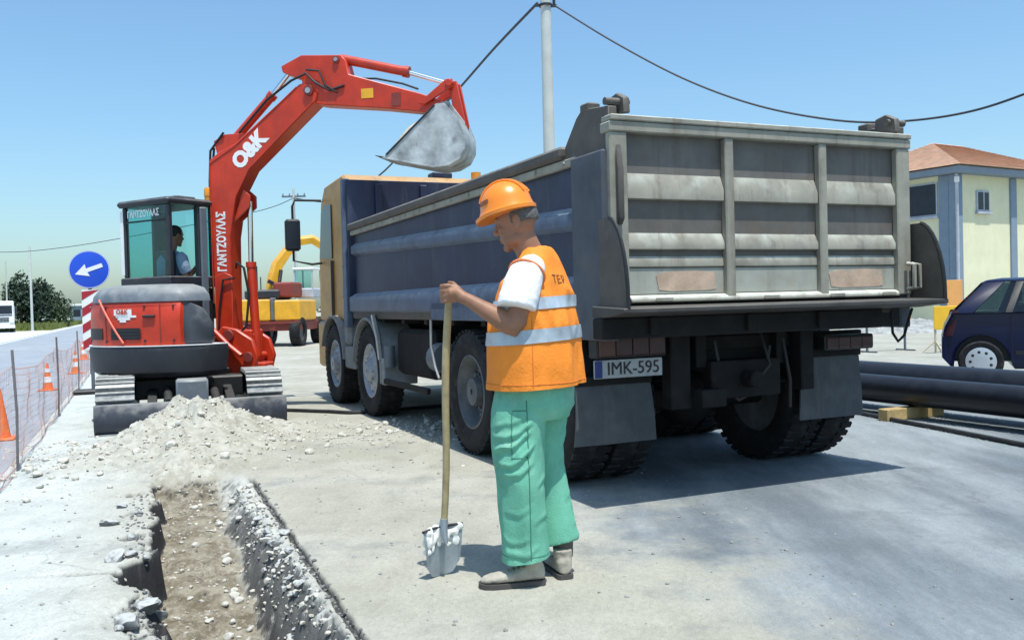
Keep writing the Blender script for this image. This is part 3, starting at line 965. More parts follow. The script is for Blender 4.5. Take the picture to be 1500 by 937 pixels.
# undercarriage frame: local y points away from the camera, blade at -y
def stadium(R, L, n=10):
    pts = []
    for k in range(n + 1):
        a = -math.pi / 2 + math.pi * k / n
        pts.append((L / 2 + R * math.cos(a), R + R * math.sin(a)))
    for k in range(n + 1):
        a = math.pi / 2 + math.pi * k / n
        pts.append((-L / 2 + R * math.cos(a), R + R * math.sin(a)))
    return pts
TRr, TL = .27, 1.78
shoe = MB().bx(-.20, .20, -.062, .062, -.012, .012).bx(-.20, .20, -.055, -.035, .012, .045).bx(-.20, .20, .03, .045, .012, .030)
shoe_me = shoe.mesh('track_shoe', .003)
shoe_me.materials.append(TRACKM)
per = 2 * TL + 2 * math.pi * TRr
for sg in (-1, 1):
    x = sg * .80
    tb = MB().prism([(a, b_ + .035) for a, b_ in stadium(TRr - .035, TL)], 'yz', -.17, .17).obj('track', BLACK, exc, (x * math.cos(UY), x * math.sin(UY), 0), UY)
    ns = 40
    for k in range(ns):
        d = per * k / ns
        if d < TL:
            p, a = (-TL / 2 + d, 0.0), -math.pi
        elif d < TL + math.pi * TRr:
            th = (d - TL) / TRr - math.pi / 2
            p, a = (TL / 2 + TRr * math.cos(th), TRr + TRr * math.sin(th)), th - math.pi / 2
        elif d < 2 * TL + math.pi * TRr:
            p, a = (TL / 2 - (d - TL - math.pi * TRr), 2 * TRr), 0.0
        else:
            th = (d - 2 * TL - math.pi * TRr) / TRr + math.pi / 2
            p, a = (-TL / 2 + TRr * math.cos(th), TRr + TRr * math.sin(th)), th - math.pi / 2
        so_ = mobj('track_shoe', shoe_me, tb, (0, p[0], p[1] + .012))
        so_.rotation_euler = (a, 0, 0)
    for yy, r in ((-TL / 2, .20), (TL / 2, .20), (-.5, .09), (0, .09), (.5, .09)):
        zc = TRr + .01 if r > .1 else .15
        mb = MB()
        mb.cyl((sg * .172, yy, zc), (sg * .20, yy, zc), r, r * .8)
        mb.obj('track_roller', GREYP, tb)
mb = MB()
mb.bx(-.62, .62, -.55, .55, .28, .52)
mb.cyl((0, 0, .50), (0, 0, .60), .52, n=32)
mb.obj('undercarriage', BLACK, exc, (0, 0, 0), UY, bev=.02)
mb = MB()
prof = [(-1.47, .02), (-1.52, .10), (-1.525, .20), (-1.48, .32), (-1.44, .33), (-1.48, .20), (-1.475, .10), (-1.42, .02)]
mb.prism(prof, 'yz', -1.0, 1.0)
bl = mb.obj('dozer_blade', BLADEM, exc, (0, 0, 0), UY, bev=.004)
MB().bx(-1.0, 1.0, -1.50, -1.43, .0, .018).obj('cutting_edge', STEEL, bl)
for x in (-.42, .42):
    MB().prism([(-1.43, .10), (-1.43, .28), (-.5, .42), (-.5, .30)], 'yz', x - .05, x + .05).obj('blade_arm', BLACK, bl, bev=.008)
    MB().cyl((x * .6, -1.40, .30), (x * .6, -.75, .40), .05).obj('blade_ram', BLACK, bl)
MB().prism([(-1.36, .26), (-1.34, .54), (-1.26, .56), (-.8, .50), (-.8, .42), (-1.28, .28)], 'yz', -.17, .17).obj('ram_guard', GREYP, bl, bev=.02)
# house
DARKGREY = pm('dark_grey_cover', (.045, .055, .068), .5, var=.25, dust=.3)
HA = rad(58)
def outline(R, xmax, ysc=1.0, n=22, ymin=None):
    pts = []
    half = .98 * ysc
    a0 = math.asin(min(1, half / R))
    pts.append((xmax, -half))
    for k in range(n + 1):
        a = -a0 + 2 * a0 * k / n
        pts.append((-R * math.cos(a), -R * math.sin(-a)))
    pts.append((xmax, half))
    return [(x, y) for x, y in pts]
def slab(layers, name, mat, bev=0):
    """layers: (z, R, xmax, ysc)"""
    mb = MB()
    mb.loft([[(x, y, z) for x, y in outline(R, xm, ys)] for z, R, xm, ys in layers])
    return mb.obj(name, mat, exc, (0, 0, 0), HA, bev)
slab([(.56, 1.00, -.28, .90), (.62, 1.08, -.22, .98), (.86, 1.12, -.20, 1.0), (.915, 1.10, -.20, .99)], 'counterweight', DARK)
MB().bx(-.199, .40, -.22, .96, .60, .90).obj('slewing_deck', DARK, exc, (0, 0, 0), HA, bev=.03)
ec = slab([(.93, 1.08, -.66, .82), (1.20, 1.09, -.66, .82), (1.36, 1.08, -.66, .82), (1.42, 1.05, -.68, .80)], 'engine_cover', RED)
slab([(1.425, 1.065, -.33, .86), (1.50, 1.05, -.33, .84), (1.58, .99, -.34, .77), (1.625, .86, -.36, .60)], 'hood', GREYP)
mb = MB()
mb.loft([[(-.70, -.795, .93), (-.62, -.88, .93), (-.40, -.96, .93), (-.33, -.90, .93), (-.33, -.12, .93), (-.665, -.12, .93)],
         [(-.70, -.80, 1.25), (-.62, -.885, 1.25), (-.40, -.96, 1.16), (-.33, -.90, 1.14), (-.33, -.12, 1.22), (-.665, -.12, 1.30)],
         [(-.69, -.77, 1.46), (-.62, -.83, 1.44), (-.45, -.87, 1.34), (-.37, -.80, 1.31), (-.37, -.12, 1.38), (-.665, -.12, 1.47)]])
mb.obj('side_cover', DARKGREY, exc, (0, 0, 0), HA, bev=.03)
slab([(.918, 1.115, -.195, .995), (.928, 1.115, -.195, .995)], 'trim_strip', WHITE)
def arc_patch(name, mat, a0, a1, z0, z1, R, par, th=.006, n=10):
    mb = MB()
    rings = []
    for k in range(n + 1):
        a = rad(180 + a0 + (a1 - a0) * k / n)
        c, s_ = math.cos(a), math.sin(a)
        rings.append([(R * c, R * s_, z0), ((R + th) * c, (R + th) * s_, z0), ((R + th) * c, (R + th) * s_, z1), (R * c, R * s_, z1)])
    return mb.loft(rings).obj(name, mat, par)
gr_ = arc_patch('vent_grille', BLACK, 3, 24, 1.0, 1.13, 1.088, ec)
arc_patch('vent_grille', BLACK, -30, -6, 1.0, 1.13, 1.088, ec)
for k in range(3):
    arc_patch('grille_bar', DARK, 4, 25, 1.02 + k * .037, 1.032 + k * .037, 1.093, gr_)
arc_patch('vent_grille', BLACK, -52, -44, 1.0, 1.34, 1.082, ec)
arc_patch('panel_seam', DARKRED, -2.5, -1.9, .96, 1.40, 1.087, ec)
for a_ in (-30, -2, 27, 44):
    for z_ in (.985, 1.375):
        c_ = rad(180 + a_)
        n_ = Vector((math.cos(c_), math.sin(c_), 0))
        MB().cyl(n_ * 1.082 + Vector((0, 0, z_)), n_ * 1.096 + Vector((0, 0, z_)), .014, n=6).obj('bolt', DARK, ec)
arc_patch('panel_seam', DARKRED, 36, 36.6, .96, 1.40, 1.086, ec)
arc_patch('panel_seam', DARKRED, -40, 46, 1.395, 1.401, 1.075, ec, n=24)
MB().box((-1.105 * math.cos(rad(30)), -1.105 * math.sin(rad(30)), 1.26), (.03, .14, .03), (0, 0, rad(30))).obj('latch', BLACK, ec, bev=.006)
for sgn in (0,):
    lg = arc_patch('badge', WHITE, 6, 19, 1.275, 1.345, 1.089, ec)
    ca = rad(180 + 12.5)
    n_ = Vector((math.cos(ca), math.sin(ca), 0))
    xd = Vector((-math.sin(ca), math.cos(ca), 0)) * 1.0
    text('badge_text', 'O&K', .078, RED, lg, n_ * 1.1005 + Vector((0, 0, 1.312)), xd, (0, 0, 1), ext=.001, bold=.002)
    for k, (a0_, a1_) in enumerate(((7.5, 22), (9, 18), (10.5, 15))):
        arc_patch('badge_chevron', WHITE, a0_, a1_, 1.25 - .026 * k, 1.274 - .026 * k, 1.089, lg, n=4)
mb = MB()
pts = []
for k in range(9):
    f = k / 8
    a = rad(180 - 8 + 21 * f)
    pts.append((1.10 * math.cos(a), 1.10 * math.sin(a), 1.46 - .50 * f))
mb.tube(pts, .013, 8)
mb.obj('guard_rail', pm('bright_red_rail', (.62, .10, .06), .5), exc, (0, 0, 0), HA)
# cab
CX0, CX1, CY0, CY1 = -.30, .40, -.10, .80
cb = MB()
cb.bx(CX0 + .03, CX1 - .02, CY0 + .02, CY1 - .02, .93, 1.60)
cab2 = cb.obj('cab', DARK, exc, (0, 0, 0), HA, bev=.03)
MB().bx(CX0 - .05, CX1 + .03, CY0 - .05, CY1 + .05, 2.62, 2.70).obj('cab_roof', DARK, cab2, bev=.03)
MB().bx(CX0 + .2, CX1 - .2, CY0 + .1, CY1 - .1, 2.702, 2.74).obj('roof_hatch', DARK, cab2, bev=.015)
MB().bx(CX0 - .03, CX1 + .02, CY0 - .03, CY1 + .03, 1.605, 1.74).obj('cab_sill', DARK, cab2, bev=.015)
for x0, x1, y0, y1 in ((CX0, CX0 + .06, CY0, CY0 + .07), (CX0, CX0 + .06, CY1 - .06, CY1), (CX1 - .06, CX1, CY0, CY0 + .07), (CX1 - .06, CX1, CY1 - .07, CY1), (.12, .20, CY0 - .02, CY0 + .07), (.12, .18, CY1 - .06, CY1)):
    MB().bx(x0, x1, y0, y1, 1.742, 2.618).obj('cab_pillar', DARK, cab2, bev=.012)
MB().bx(.13, .23, CY0 - .06, CY0 - .022, .95, 2.60).obj('cab_pillar', GREYP, cab2, bev=.012)
MB().bx(CX0 - .012, CX0 - .003, CY1 - .03, CY1 + .025, 1.78, 2.58).obj('pillar_strip', WHITE, cab2)
MB().bx(CX0 + .02, CX0 + .026, CY0 + .072, CY1 - .062, 1.745, 2.615).obj('rear_pane', TEAL, cab2)
MB().bx(CX1 - .026, CX1 - .02, CY0 + .072, CY1 - .072, 1.745, 2.615).obj('front_pane', TEAL, cab2)
MB().bx(CX0 + .062, .118, CY1 - .026, CY1 - .02, 1.745, 2.615).obj('side_pane', TEAL, cab2)
MB().bx(.182, CX1 - .072, CY1 - .03, CY1 - .01, 1.745, 2.615).obj('door_panel', BLACK, cab2)
MB().bx(.202, CX1 - .072, CY0 + .02, CY0 + .026, 1.745, 2.615).obj('side_pane', TEAL, cab2)
MB().bx(CX0 + .004, CX0 + .014, CY0 + .075, CY1 - .065, 2.425, 2.445).obj('window_bar', BLACK, cab2)
text('cab_lettering', 'ΓΑΝΤΖΟΥΛΑΣ', .115, WHITE, cab2, (CX0 + .012, .40, 2.525), (0, -1, 0), (0, 0, 1), bold=.003, sx=.80)
st_ = MB().bx(-.10, .0, .14, .52, 1.50, 2.08).bx(-.10, .30, .14, .52, 1.40, 1.52).obj('operator_seat', BLACK, cab2, bev=.03)
mb = MB()
mb.cyl((.34, .55, 1.62), (.34, .55, 1.95), .02)
mb.ball((.34, .55, 1.97), .035)
mb.cyl((.34, .12, 1.62), (.34, .12, 1.95), .02)
mb.ball((.34, .12, 1.97), .035)
mb.obj('control_lever', BLACK, cab2)
mb = MB()
mb.cyl((.36, -.04, 2.702), (.36, -.04, 2.76), .05)
mb.lathe([(.055, 2.76), (.055, 2.84), (.04, 2.87), (.01, 2.875)], (.36, -.04, 0), (0, 0, 1), 18)
mb.obj('beacon', LENSO, cab2)
# boom group, in its own swing plane: local x = reach, z = up, -y = towards the camera
BA = rad(-12)
BK = .969
BP = Vector((-3.48 * BK, 12.03 * BK, 1.30 * (1 - BK))) - XO
def bobj(mb, name, mat, par=None, bev=.0):
    if par is None:
        o = mb.obj(name, mat, exc, BP, BA, bev)
        o.scale = (BK, BK, BK)
        return o
    return mb.obj(name, mat, par, bev=bev)
mb = MB()
mb.bx(-.40, .16, -.16, .16, .60, .72)
mb.bx(-.40, .14, -.17, -.10, .725, 1.05)
mb.bx(-.40, .14, .10, .17, .725, 1.05)
mb.cyl((.02, 0, .46), (.02, 0, 1.0), .12)
mb.bx(-.05, .30, -.14, .14, .50, .62)
sw = bobj(mb, 'swing_post', RED, bev=.02)
for y0 in (-.27, .20):
    MB().prism([(-.40, .60), (-.36, .92), (-.22, 1.10), (-.02, 1.06), (.20, .92), (.27, .70), (.22, .52), (.02, .44), (-.22, .50)], 'xz', y0, y0 + .07).obj('knuckle_plate', RED, sw, bev=.015)
for x, z, r_ in ((-.12, .98, .075), (.15, .70, .065), (-.28, .66, .05)):
    MB().cyl((x, -.31, z), (x, -.27, z), r_).obj('pin_boss', DARKRED, sw, bev=.006)
MB().tube([(-.42, -.30, 1.16), (-.30, -.33, 1.05), (-.10, -.32, .85), (.08, -.34, .72)], .035, 10).obj('swing_ram', RED, sw)
bobj(MB().cyl((-.2, -.20, .98), (-.2, .20, .98), .055), 'pivot_pin', RED, sw)
bobj(MB().cyl((.13, -.19, .70), (.13, .19, .70), .05), 'pivot_pin', RED, sw)
mb = MB()
mb.cyl((-.62, -.26, .78), (-.08, -.19, .62), .055)
mb.cyl((-.62, -.26, .78), (-.85, -.28, .86), .03)
bobj(mb, 'swing_ram', RED, sw)
BW = .145
def slices(poly):
    return poly
boom_poly = [(-.32, .92), (-.13, .92), (-.14, 1.3), (-.125, 2.25), (-.03, 2.78), (.17, 3.12), (1.11, 3.92), (1.14, 4.03), (1.04, 4.16), (.90, 4.16), (.42, 3.80), (-.02, 3.46), (-.26, 3.36), (-.40, 3.26), (-.40, 2.70), (-.37, 1.30)]
mb = MB()
mb.prism(boom_poly, 'xz', -BW, BW)
boom = bobj(mb, 'boom', RED, bev=.012)
mb = MB()
mb.prism([(-.30, 3.30), (-.36, 3.52), (-.20, 3.60), (.08, 3.60), (.06, 3.50)], 'xz', -.08, -.05)
mb.prism([(-.30, 3.30), (-.36, 3.52), (-.20, 3.60), (.08, 3.60), (.06, 3.50)], 'xz', .05, .08)
bobj(mb, 'ram_bracket', RED, boom, .005)
mb = MB()
mb.prism([(-.10, 2.45), (.14, 2.64), (.14, 2.79), (.05, 2.87)], 'xz', -.10, -.07)
mb.prism([(-.10, 2.45), (.14, 2.64), (.14, 2.79), (.05, 2.87)], 'xz', .07, .10)
bobj(mb, 'ram_lug', RED, boom, .005)
text('boom_lettering', 'ΓΑΝΤΖΟΥΛΑΣ', .165, WHITE, boom, (-.245, -BW - .002, 2.20), (0, 0, 1), (-1, 0, 0), bold=.006, sx=.70)
dx = Vector((.87, 0, .81)).normalized()
text('maker_lettering', 'O&K', .27, WHITE, boom, (.18, -BW - .002, 3.36), dx, (-dx.z, 0, dx.x), bold=.016, sx=.95)
MB().prism([(-.36, 1.0), (-.12, 1.0), (-.11, 1.75), (-.22, 1.80), (-.36, 1.75)], 'xz', -BW - .022, -BW - .002).obj('foot_plate', RED, boom, bev=.006)
mb = MB()
mb.cyl((.13, 0, .70), (.08, 0, 1.88), .058)
mb.cyl((.08, 0, 1.86), (.08, 0, 1.93), .067)
br = bobj(mb, 'boom_ram', RED)
MB().cyl((.08, 0, 1.9), (.09, 0, 2.72), .034).obj('ram_rod', CHROME, br)
mb = MB()
mb.cyl((-.14, 0, 3.50), (.44, 0, 4.06), .058)
mb.cyl((.42, 0, 4.04), (.47, 0, 4.09), .068)
ar = bobj(mb, 'arm_ram', RED)
MB().cyl((.44, 0, 4.06), (.72, 0, 4.36), .032).obj('ram_rod', CHROME, ar)
arm_poly = [(.64, 4.41), (.92, 4.53), (1.46, 4.49), (1.52, 4.42), (1.56, 4.24), (2.50, 3.93), (2.82, 3.80), (2.84, 3.70), (2.76, 3.66), (2.02, 3.78), (1.20, 3.88), (1.02, 3.92), (.93, 4.02), (.92, 4.22), (.66, 4.33)]
mb = MB()
mb.prism(arm_poly, 'xz', -.115, .115)
arm = bobj(mb, 'dipper_arm', RED, bev=.01)
for x, z, w_, r_ in ((1.03, 4.06, .18, .065), (1.40, 4.43, .14, .045), (2.78, 3.73, .2, .05)):
    bobj(MB().cyl((x, -w_, z), (x, w_, z), r_), 'pivot_pin', DARKRED, arm)
    bobj(MB().cyl((x, -w_ - .012, z), (x, -w_, z), r_ * .55), 'pin_cap', STEEL, arm)
# welded edge strips and bolt heads
bobj(MB().tube([(-.385, -BW - .004, 1.4), (-.39, -BW - .004, 2.7), (-.385, -BW - .004, 3.22), (-.02, -BW - .004, 3.43), (.42, -BW - .004, 3.77), (.86, -BW - .004, 4.12)], .008, 6), 'weld_seam', RED, boom)
bobj(MB().tube([(-.145, -BW - .004, 1.4), (-.135, -BW - .004, 2.25), (-.035, -BW - .004, 2.77), (.165, -BW - .004, 3.12), (1.08, -BW - .004, 3.92)], .008, 6), 'weld_seam', RED, boom)
MB().bx(1.72, 1.88, -.119, -.1155, 3.92, 4.04).obj('decal', YELLOW, arm)
MB().bx(2.12, 2.24, -.122, -.1155, 3.80, 3.96).obj('arm_band', DARKRED, arm)
mb = MB()
mb.cyl((1.42, 0, 4.47), (2.28, 0, 4.24), .06)
mb.cyl((2.25, 0, 4.248), (2.32, 0, 4.229), .072)
bk = bobj(mb, 'bucket_ram', RED)
MB().cyl((2.28, 0, 4.24), (2.88, 0, 4.03), .03).obj('ram_rod', CHROME, bk)
mb = MB()
for y in (-.15, .15):
    mb.prism([(2.48, 3.80), (2.56, 3.78), (2.92, 3.97), (2.92, 4.07), (2.84, 4.07)], 'xz', y - .02, y + .02)
    mb.prism([(2.84, 4.06), (2.96, 4.05), (3.06, 3.52), (3.02, 3.43), (2.95, 3.45), (2.89, 3.80)], 'xz', y * .55 - .022, y * .55 + .022)
mb.cyl((2.88, -.19, 4.02), (2.88, .19, 4.02), .045)
mb.cyl((2.99, -.16, 3.48), (2.99, .16, 3.48), .035)
bobj(mb, 'bucket_linkage', RED, bev=.006)
# hydraulic hoses
for pts, r_ in (([(-.44, -.05, 1.2), (-.46, -.05, 2.2), (-.45, -.05, 3.0), (-.42, -.06, 3.40), (-.2, -.10, 3.62)], .016),
                ([(-.44, .03, 1.2), (-.465, .03, 2.3), (-.455, .03, 3.1), (-.40, .0, 3.45)], .016),
                ([(1.5, -.05, 4.20), (1.9, -.06, 4.17), (2.25, -.06, 4.08), (2.45, -.05, 4.0)], .013),
                ([(.02, -.1, 3.60), (.45, -.16, 3.98), (.80, -.17, 4.20), (1.0, -.16, 4.28), (1.12, -.16, 4.16), (1.3, -.135, 4.05), (1.5, -.13, 4.10)], .016),
                ([(1.0, -.15, 4.33), (1.18, -.16, 4.30), (1.25, -.15, 4.12), (1.40, -.13, 4.02)], .014),
                ([(-.05, -.155, 1.85), (-.02, -.2, 1.92), (.06, -.16, 1.85), (.10, -.12, 1.5), (.06, -.14, 1.1), (-.1, -.2, .9)], .017),
                ([(-.30, -.19, 1.0), (-.28, -.21, 1.3), (-.22, -.20, 1.70), (-.06, -.19, 1.72)], .014)):
    bobj(MB().tube(pts, r_, 8), 'hydraulic_hose', BLACK)
# bucket
bp_ = [(2.72, 3.76), (2.84, 3.76), (3.06, 3.50), (3.13, 3.30), (3.12, 3.12), (3.04, 2.98), (2.88, 2.90), (2.66, 2.88), (2.34, 2.955), (1.93, 3.05), (1.96, 3.10), (2.15, 3.24)]
HWB = .31
mb = MB()
for y in (-HWB, HWB - .018):
    mb.prism(bp_, 'xz', y, y + .018)
bucket = bobj(mb, 'bucket', BUCK, bev=.002)
KB = .87                                        # bucket drawn at full size, then brought to its real one about its pin
bucket.scale = (BK * KB,) * 3
bucket.location = Matrix.Rotation(BA, 3, 'Z') @ Vector((2.84, 0, 3.72)) * BK * (1 - KB) + BP
outer = [(3.04, 3.53), (3.135, 3.30), (3.125, 3.11), (3.045, 2.968), (2.885, 2.888), (2.66, 2.868), (2.34, 2.942), (1.90, 3.045)]
inner = [(a - .0, b_ + .022) for a, b_ in outer[::-1]]
inner = [(1.92, 3.062), (2.34, 2.965), (2.66, 2.892), (2.875, 2.912), (3.025, 2.985), (3.10, 3.12), (3.11, 3.30), (3.02, 3.50)]
MB().prism(outer + inner, 'xz', -HWB - .004, HWB + .004).obj('bucket_shell', BUCK, bucket, bev=.002)
MB().tube([(1.97, -HWB - .006, 3.09), (2.15, -HWB - .006, 3.25), (2.70, -HWB - .006, 3.74)], .014, 6).obj('side_cutter', DARK, bucket)
for k in range(5):
    y = -HWB + .03 + k * (2 * HWB - .06) / 4
    MB().prism([(2.02, 3.052), (2.02, 3.012), (1.80, 3.085), (1.80, 3.095)], 'xz', y - .028, y + .028).obj('bucket_tooth', DARK, bucket, bev=.004)
for y in (-.12, .12):
    MB().prism([(2.66, 3.66), (2.74, 3.82), (2.86, 3.82), (3.08, 3.52), (3.10, 3.36), (2.9, 3.3)], 'xz', y - .018, y + .018).obj('bucket_lug', BUCK, bucket, bev=.004)
# soil heaped in the bucket
mb = MB()
ln = 16
rows = []
for i in range(ln + 1):
    f = i / ln
    a = Vector((1.99, 3.11)).lerp(Vector((2.70, 3.72)), f)
    nrm = Vector((-.65, .76)).normalized()
    row = []
    for j in range(11):
        g = j / 10
        y = (-HWB + .02) + g * (2 * HWB - .04)
        h = .16 * math.sin(math.pi * f ** .8) ** .8 * math.sin(math.pi * (.1 + .8 * g)) + .02 * fbm(f * 5, g * 5)
        q = a + nrm * (h - .02)
        row.append(mb.bm.verts.new((q.x, y, q.y)))
    rows.append(row)
for i in range(ln):
    for j in range(10):
        mb.bm.faces.new((rows[i][j], rows[i][j + 1], rows[i + 1][j + 1], rows[i + 1][j]))
bmesh.ops.recalc_face_normals(mb.bm, faces=mb.bm.faces[:])
bs_ = mb.obj('soil_load', pm('dug_soil', (.46, .44, .36), .95, var=.3, vs=12, bump=.6), None, BP + XO, BA)
bs_.scale = (BK * KB,) * 3
bs_.location = bucket.location + XO
tag(bs_, 'pale soil heaped in the raised excavator bucket', 'soil')

# ================================================================== people
def head_shapes(mb, C, hf, hu, k=1.0):
    """cranium, jaw, brow, nose, lips and ears around C; hf = facing, hu = crown direction"""
    hf, hu = Vector(hf).normalized(), Vector(hu).normalized()
    hs = hu.cross(hf)
    R = Matrix((hf, hs, hu)).transposed()
    C = Vector(C)
    def P(a, b_, c):
        return C + (hf * a + hs * b_ + hu * c) * k
    def B(p, r, u=16, v=12):
        mb.ball(P(*p), tuple(x * k for x in r), u, v, R)
    B((0, 0, .012), (.098, .076, .108))
    B((.036, 0, -.055), (.064, .060, .085))
    B((.074, 0, -.122), (.026, .030, .022))
    for s_ in (-1, 1):
        B((.032, s_ * .038, -.092), (.048, .022, .032))
        B((.070, s_ * .040, -.040), (.022, .020, .020))
        B((-.022, s_ * .080, -.022), (.020, .010, .034))
        B((-.012, s_ * .082, -.048), (.010, .008, .012))
        B((.108, s_ * .012, -.046), (.010, .009, .008))
    B((.086, 0, .012), (.018, .052, .012))
    mb.tube([P(.092, 0, .006), P(.108, 0, -.020), P(.122, 0, -.042), P(.108, 0, -.052)], [.010 * k, .012 * k, .014 * k, .010 * k], 10)
    B((.096, 0, -.077), (.012, .024, .007))
    B((.092, 0, -.091), (.012, .021, .008))
    return P, R

WL = Vector((.08, 4.32, 0))
F2, L2 = Vector((-.85, .53, 0)).normalized(), Vector((-.53, -.85, 0)).normalized()
def ring(c, hw, hd, n=28, e=2.0, dz=0.0):
    c = Vector(c)
    out = []
    for k in range(n):
        a = 2 * math.pi * k / n
        ca, sa = math.cos(a), math.sin(a)
        x, y = math.copysign(abs(ca) ** (2 / e), ca), math.copysign(abs(sa) ** (2 / e), sa)
        out.append(c + L2 * hw * x + F2 * hd * y + Vector((0, 0, dz * y)))
    return out
SH0, SH1 = Vector((-.348, 4.325, .26)), Vector((-.288, 4.205, 1.39))      # shovel handle
sdir = (SH1 - SH0).normalized()
grip = SH0 + sdir * ((1.352 - .26) / sdir.z)
HC = Vector((.035, 4.30, 1.697))
hfd = Vector((-.915, .33, -.228)).normalized()
hud = Vector((-.215, .075, .974))
hud = (hud - hfd * hud.dot(hfd)).normalized()
mb = MB()
Phead, Rhead = head_shapes(mb, HC, hfd, hud)
mb.tube([(.105, 4.325, 1.46), (.095, 4.32, 1.53), (.065, 4.31, 1.60), (.045, 4.305, 1.66)], [.075, .066, .060, .060], 18)
mb.loft([ring((.10, 4.32, z), hw, hd) for z, hw, hd in ((.86, .17, .13), (.95, .175, .135), (1.08, .165, .125), (1.22, .18, .125), (1.36, .195, .115), (1.45, .16, .085), (1.50, .09, .065))])
shoL, elbL, wriL = Vector((.075, 4.165, 1.43)), Vector((.012, 4.09, 1.192)), Vector((-.198, 4.150, 1.322))
mb.tube([shoL, shoL.lerp(elbL, .5), elbL + Vector((.008, 0, .02)), elbL, elbL.lerp(wriL, .12), elbL.lerp(wriL, .35), elbL.lerp(wriL, .7), wriL, wriL + Vector((-.03, .012, .012))], [.062, .054, .047, .046, .050, .047, .036, .029, .029], 16)
e1, e2 = Vector((-1, 0, 0)), Vector((0, -1, 0))
mb.ball(grip + e2 * .037 - e1 * .026, (.046, .017, .045), 14, 10)
mb.tube([wriL + Vector((-.02, .008, .01)), grip + e2 * .038 - e1 * .045, grip + e2 * .038 - e1 * .005], [.028, .030, .026], 12, (1, 1))
for i in range(4):
    o_ = sdir * (.036 - .0235 * i)
    k = (1, 1.06, 1.0, .86)[i]
    mb.tube([grip + o_ + e2 * .040 - e1 * .012, grip + o_ + e2 * .038 + e1 * .014 * k, grip + o_ + e2 * .018 + e1 * .032 * k, grip + o_ - e2 * .008 + e1 * .031 * k, grip + o_ - e2 * .028 + e1 * .012, grip + o_ - e2 * .030 - e1 * .002], [.0100, .0100, .0094, .0090, .0084, .0070], 8)
mb.tube([grip + e2 * .032 - e1 * .034 + sdir * .012, grip + e2 * .008 - e1 * .034 + sdir * .034, grip - e2 * .018 - e1 * .020 + sdir * .048, grip - e2 * .030 + e1 * .004 + sdir * .052], [.016, .0125, .0108, .0085], 8)
# far arm, hanging relaxed on the hidden side
shoR, elbR, wriR = Vector((.185, 4.50, 1.43)), Vector((.215, 4.56, 1.17)), Vector((.13, 4.60, .95))
mb.tube([shoR, shoR.lerp(elbR, .5), elbR, elbR.lerp(wriR, .3), wriR], [.062, .054, .045, .046, .029], 14)
pd = (wriR - elbR).normalized()
mb.ball(wriR + pd * .045, (.030, .022, .048), 12, 8)
for i in range(4):
    q = wriR + pd * .08 + F2 * (.028 - .020 * i)
    ln = (.062, .070, .066, .052)[i]
    mb.tube([q, q + pd * ln * .5, q + pd * ln * .8 + F2 * .004 - L2 * -.014, q + pd * ln + L2 * .028], [.009, .0088, .0082, .007], 8)
mb.tube([wriR + pd * .03 + F2 * .024, wriR + pd * .06 + F2 * .045, wriR + pd * .095 + F2 * .050], [.012, .0105, .0085], 8)
# legs
hipL, kneL, ankL = Vector((.045, 4.25, .88)), Vector((.02, 4.20, .50)), Vector((.060, 4.215, .09))
hipR, kneR, ankR = Vector((.145, 4.39, .88)), Vector((.13, 4.40, .50)), Vector((.215, 4.345, .09))
for h_, k_, a_ in ((hipL, kneL, ankL), (hipR, kneR, ankR)):
    mb.tube([h_, h_.lerp(k_, .5), k_, k_.lerp(a_, .35), k_.lerp(a_, .8), a_, a_ - Vector((0, 0, .05))], [.085, .075, .056, .056, .040, .042, .040], 14)
def foot_dir(h, t):
    d = Vector(t) - Vector(h)
    return d.normalized(), d.length
FEET = (((.118, 4.215, 0), (-.180, 4.175, 0)), ((.222, 4.262, 0), (.150, 4.545, 0)))
for h_, t_ in FEET:
    d, ln = foot_dir(h_, t_)
    mb.tube([Vector(h_) + d * .04 + Vector((0, 0, .05)), Vector(h_) + d * .12 + Vector((0, 0, .05)), Vector(h_) + d * .24 + Vector((0, 0, .038))], [.026, .026, .014], 10)
bme = remeshed(mb, .0048, 5, 'person')
bme.transform(Matrix.Translation(-WL))
worker = finish(bme, SKIN, 'person', None, WL)
tag(worker, 'worker in orange helmet, orange vest and green trousers, leaning on a shovel', 'person', None)
def wchild(me_or_mb, name, mat, par=None, vox=None, sm=6, dis=None):
    if vox:
        me = remeshed(me_or_mb, vox, sm, name)
    else:
        me = me_or_mb.mesh(name)
    if dis:
        displace(me, dis)
    me.transform(Matrix.Translation(-WL))
    return finish(me, mat, name, par or worker)
EYE = pm('eye', (.12, .10, .09), .3)
for s_ in (-1, 1):
    m_ = MB()
    m_.ball(Phead(.0775, s_ * .030, -.012), .0115, 12, 8)
    wchild(m_, 'eye', EYE)
# hair under the helmet

m_ = MB()
m_.ball(Phead(-.018, 0, -.002), (.088, .081, .086), 24, 18, Rhead)
m_.cut(Phead(.012, 0, 0), hfd)
m_.cut(Phead(0, 0, -.028), -hud)
wchild(m_, 'hair', HAIR, vox=.006, sm=2)
